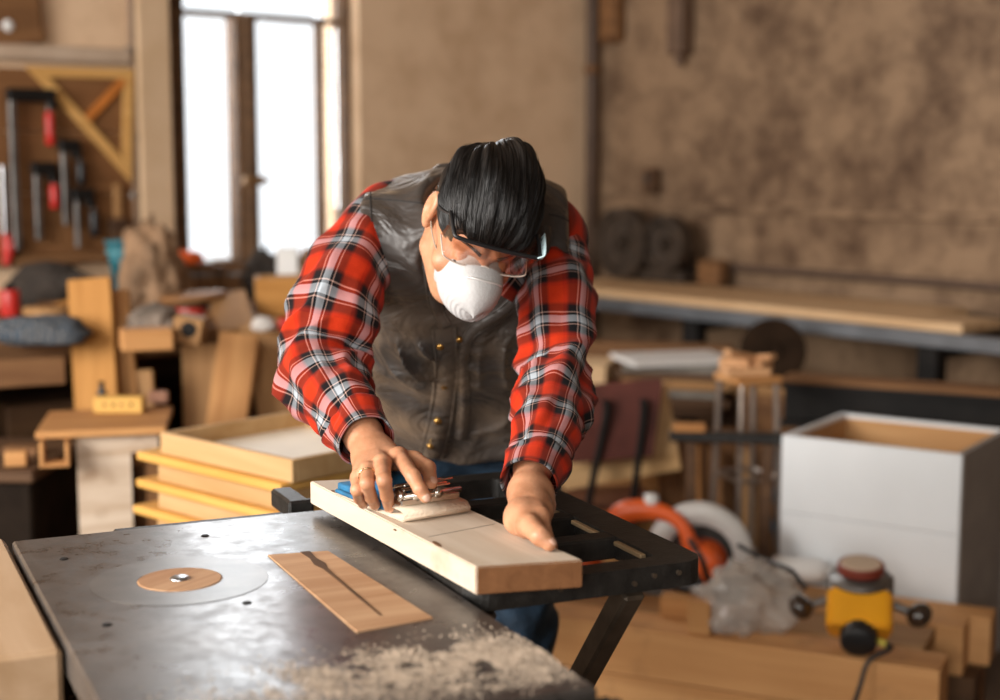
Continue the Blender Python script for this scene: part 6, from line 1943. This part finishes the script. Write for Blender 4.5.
# ------------------------------------------------------------------ stack of shallow drawers
ZD = .80
dA, dB, dC = G(160, 432, ZD), G(292, 460, ZD), G(288, 408, ZD)
dx_ = (dB - dA); dw = dx_.length; da = math.atan2(dx_.y, dx_.x)
dd = abs((dC - dA).dot(V(-math.sin(da), math.cos(da), 0))) + .02
DR1 = wood('drawer_wood', (.54, .345, .165), (.43, .25, .10), gscale=14)
DR2 = wood('lid_wood', (.70, .40, .11), (.58, .29, .06), gscale=12)
def drawer(z, sh, h, label, mt):
    o = thing('drawer_box', label, 'drawer', dA + V(0, 0, z - h - ZD) + dx_.normalized() * sh, da, 'shallow boxes stacked by the saw')
    for nm, sx, sy, c in (('front_side', dw, .013, (dw / 2, .0065)), ('back_side', dw, .013, (dw / 2, dd - .0065)), ('end_side', .013, dd - .0265, (.0065, dd / 2)), ('end_side', .013, dd - .0265, (dw - .0065, dd / 2))):
        bm = bmesh.new(); add_box(bm, sx, sy, h - .001, c=(c[0], c[1], h / 2), bevel=.0015); obj(nm, bm, mt, o)
    bm = bmesh.new(); add_box(bm, dw - .027, dd - .027, .006, c=(dw / 2, dd / 2, .006)); obj('bottom', bm, plain('pale_bottom', (.80, .70, .56), .55, var=.06), o)
    return o
drawer(ZD, 0, .046, 'top open pale wooden box on the stack behind the saw', DR1)
def lid(z, sh, ex, label):
    bm = bmesh.new(); add_box(bm, dw + .05, dd + .03, .018, bevel=.003)
    c = dA + dx_.normalized() * (dw / 2 + sh) + V(-math.sin(da), math.cos(da), 0) * (dd / 2 - .006)
    return tag(obj('lid_board', bm, DR2, loc=V(c.x, c.y, z - .009), rot=(0, 0, da)), label, 'board', 'lids between the stacked boxes')
z = ZD - .0465
for k, (s1, s2, la, lb) in enumerate(((-.035, -.012, 'upper golden lid under the top open box', 'second box from the top of the box stack'), (-.04, -.014, 'middle golden lid in the box stack', 'third box from the top of the box stack'), (-.055, -.02, 'lowest golden lid in the box stack', 'bottom box of the box stack'))):
    lid(z, s1, 0, la); z -= .0185
    drawer(z, s2, .041, lb, DR1); z -= .0415
c = dA + dx_.normalized() * (dw / 2) + V(-math.sin(da), math.cos(da), 0) * (dd / 2)
bm = bmesh.new(); add_box(bm, dw + .08, dd + .06, .03, c=(0, 0, z - .0155), bevel=.003)
for x in (-dw / 2, dw / 2):
    for y in (-dd / 2 + .03, dd / 2 - .03): add_box(bm, .05, .05, z - .031, c=(x, y, (z - .031) / 2), bevel=.003)
tag(obj('side_table', bm, BROWN, loc=V(c.x, c.y, 0), rot=(0, 0, da)), 'brown side table that carries the stack of shallow boxes', 'table')

# dark chest with scraps at the far left
zk = .74
ck_ = PD(10, 458, 3.3)
che = thing('dark_chest', 'dark wooden chest at the far left behind the saw', 'chest', V(PD(10, 458, 3.5).x - .065, 3.62, 0), -.05)
zk = PD(20, 470, 3.42).z
bm = bmesh.new(); add_box(bm, .30, .40, zk - .03, c=(0, 0, (zk - .03) / 2), bevel=.006); obj('chest_body', bm, plain('near_black_wood', (.014, .009, .006), .85, var=.4, spec=.1), che)
bm = bmesh.new(); add_box(bm, .32, .42, .028, c=(0, 0, zk - .015), bevel=.005); obj('lid', bm, DARKWOOD, che)
bm = bmesh.new(); add_box(bm, .05, .012, .04, c=(0, -.207, zk - .08), bevel=.003); obj('hasp', bm, DULLSTEEL, che)
tag(box_obj('offcut_block', HONEY, .05, .04, .034, V(PD(15, 458, 3.46).x, 3.47, zk + .0175), .2, .003), 'small honey offcut on the dark chest', 'wood scrap')
tag(box_obj('offcut_block', BROWN, .09, .04, .02, V(PD(30, 455, 3.56).x - .03, 3.60, zk + .0105), -.1, .003), 'flat brown offcut at the back of the dark chest', 'wood scrap')

# small clutter on the left bench
for px, py, l, w, h, rz, mt, lb in (
    (172, 330, .10, .05, .03, .5, TAN, 'tan offcut left of the red tin on the bench'),
    (160, 312, .12, .03, .025, -.4, HONEY, 'narrow honey stick beside the paper sack'),
    (218, 322, .09, .045, .03, .2, BROWN, 'brown offcut right of the red tin on the bench'),
    (60, 312, .16, .04, .03, .15, BROWN, 'brown stick behind the round tin on the bench'),
    (84, 322, .11, .06, .05, -.2, DARKWOOD, 'dark block behind the tall golden board')):
    p = bt(px, py)
    tag(box_obj('wood_scrap', mt, l, w, h, p + V(0, .05, h / 2 + .0006), rz, .003), lb, 'wood scrap', 'offcuts on the cluttered bench')
p = bt(4, 318)
t = thing('red_can', 'small red can at the left end of the cluttered bench', 'can', p + V(0, .06, .0006))
bm = bmesh.new(); add_lathe(bm, [(0, 0), (.030, 0), (.032, .004), (.032, .075), (.029, .082), (0, .082)], seg=26); obj('can_body', bm, RED, t, True)
bm = bmesh.new(); add_lathe(bm, [(.014, .0815), (.014, .098), (.010, .102), (0, .102)], seg=18); obj('can_cap', bm, BLACK, t, True)
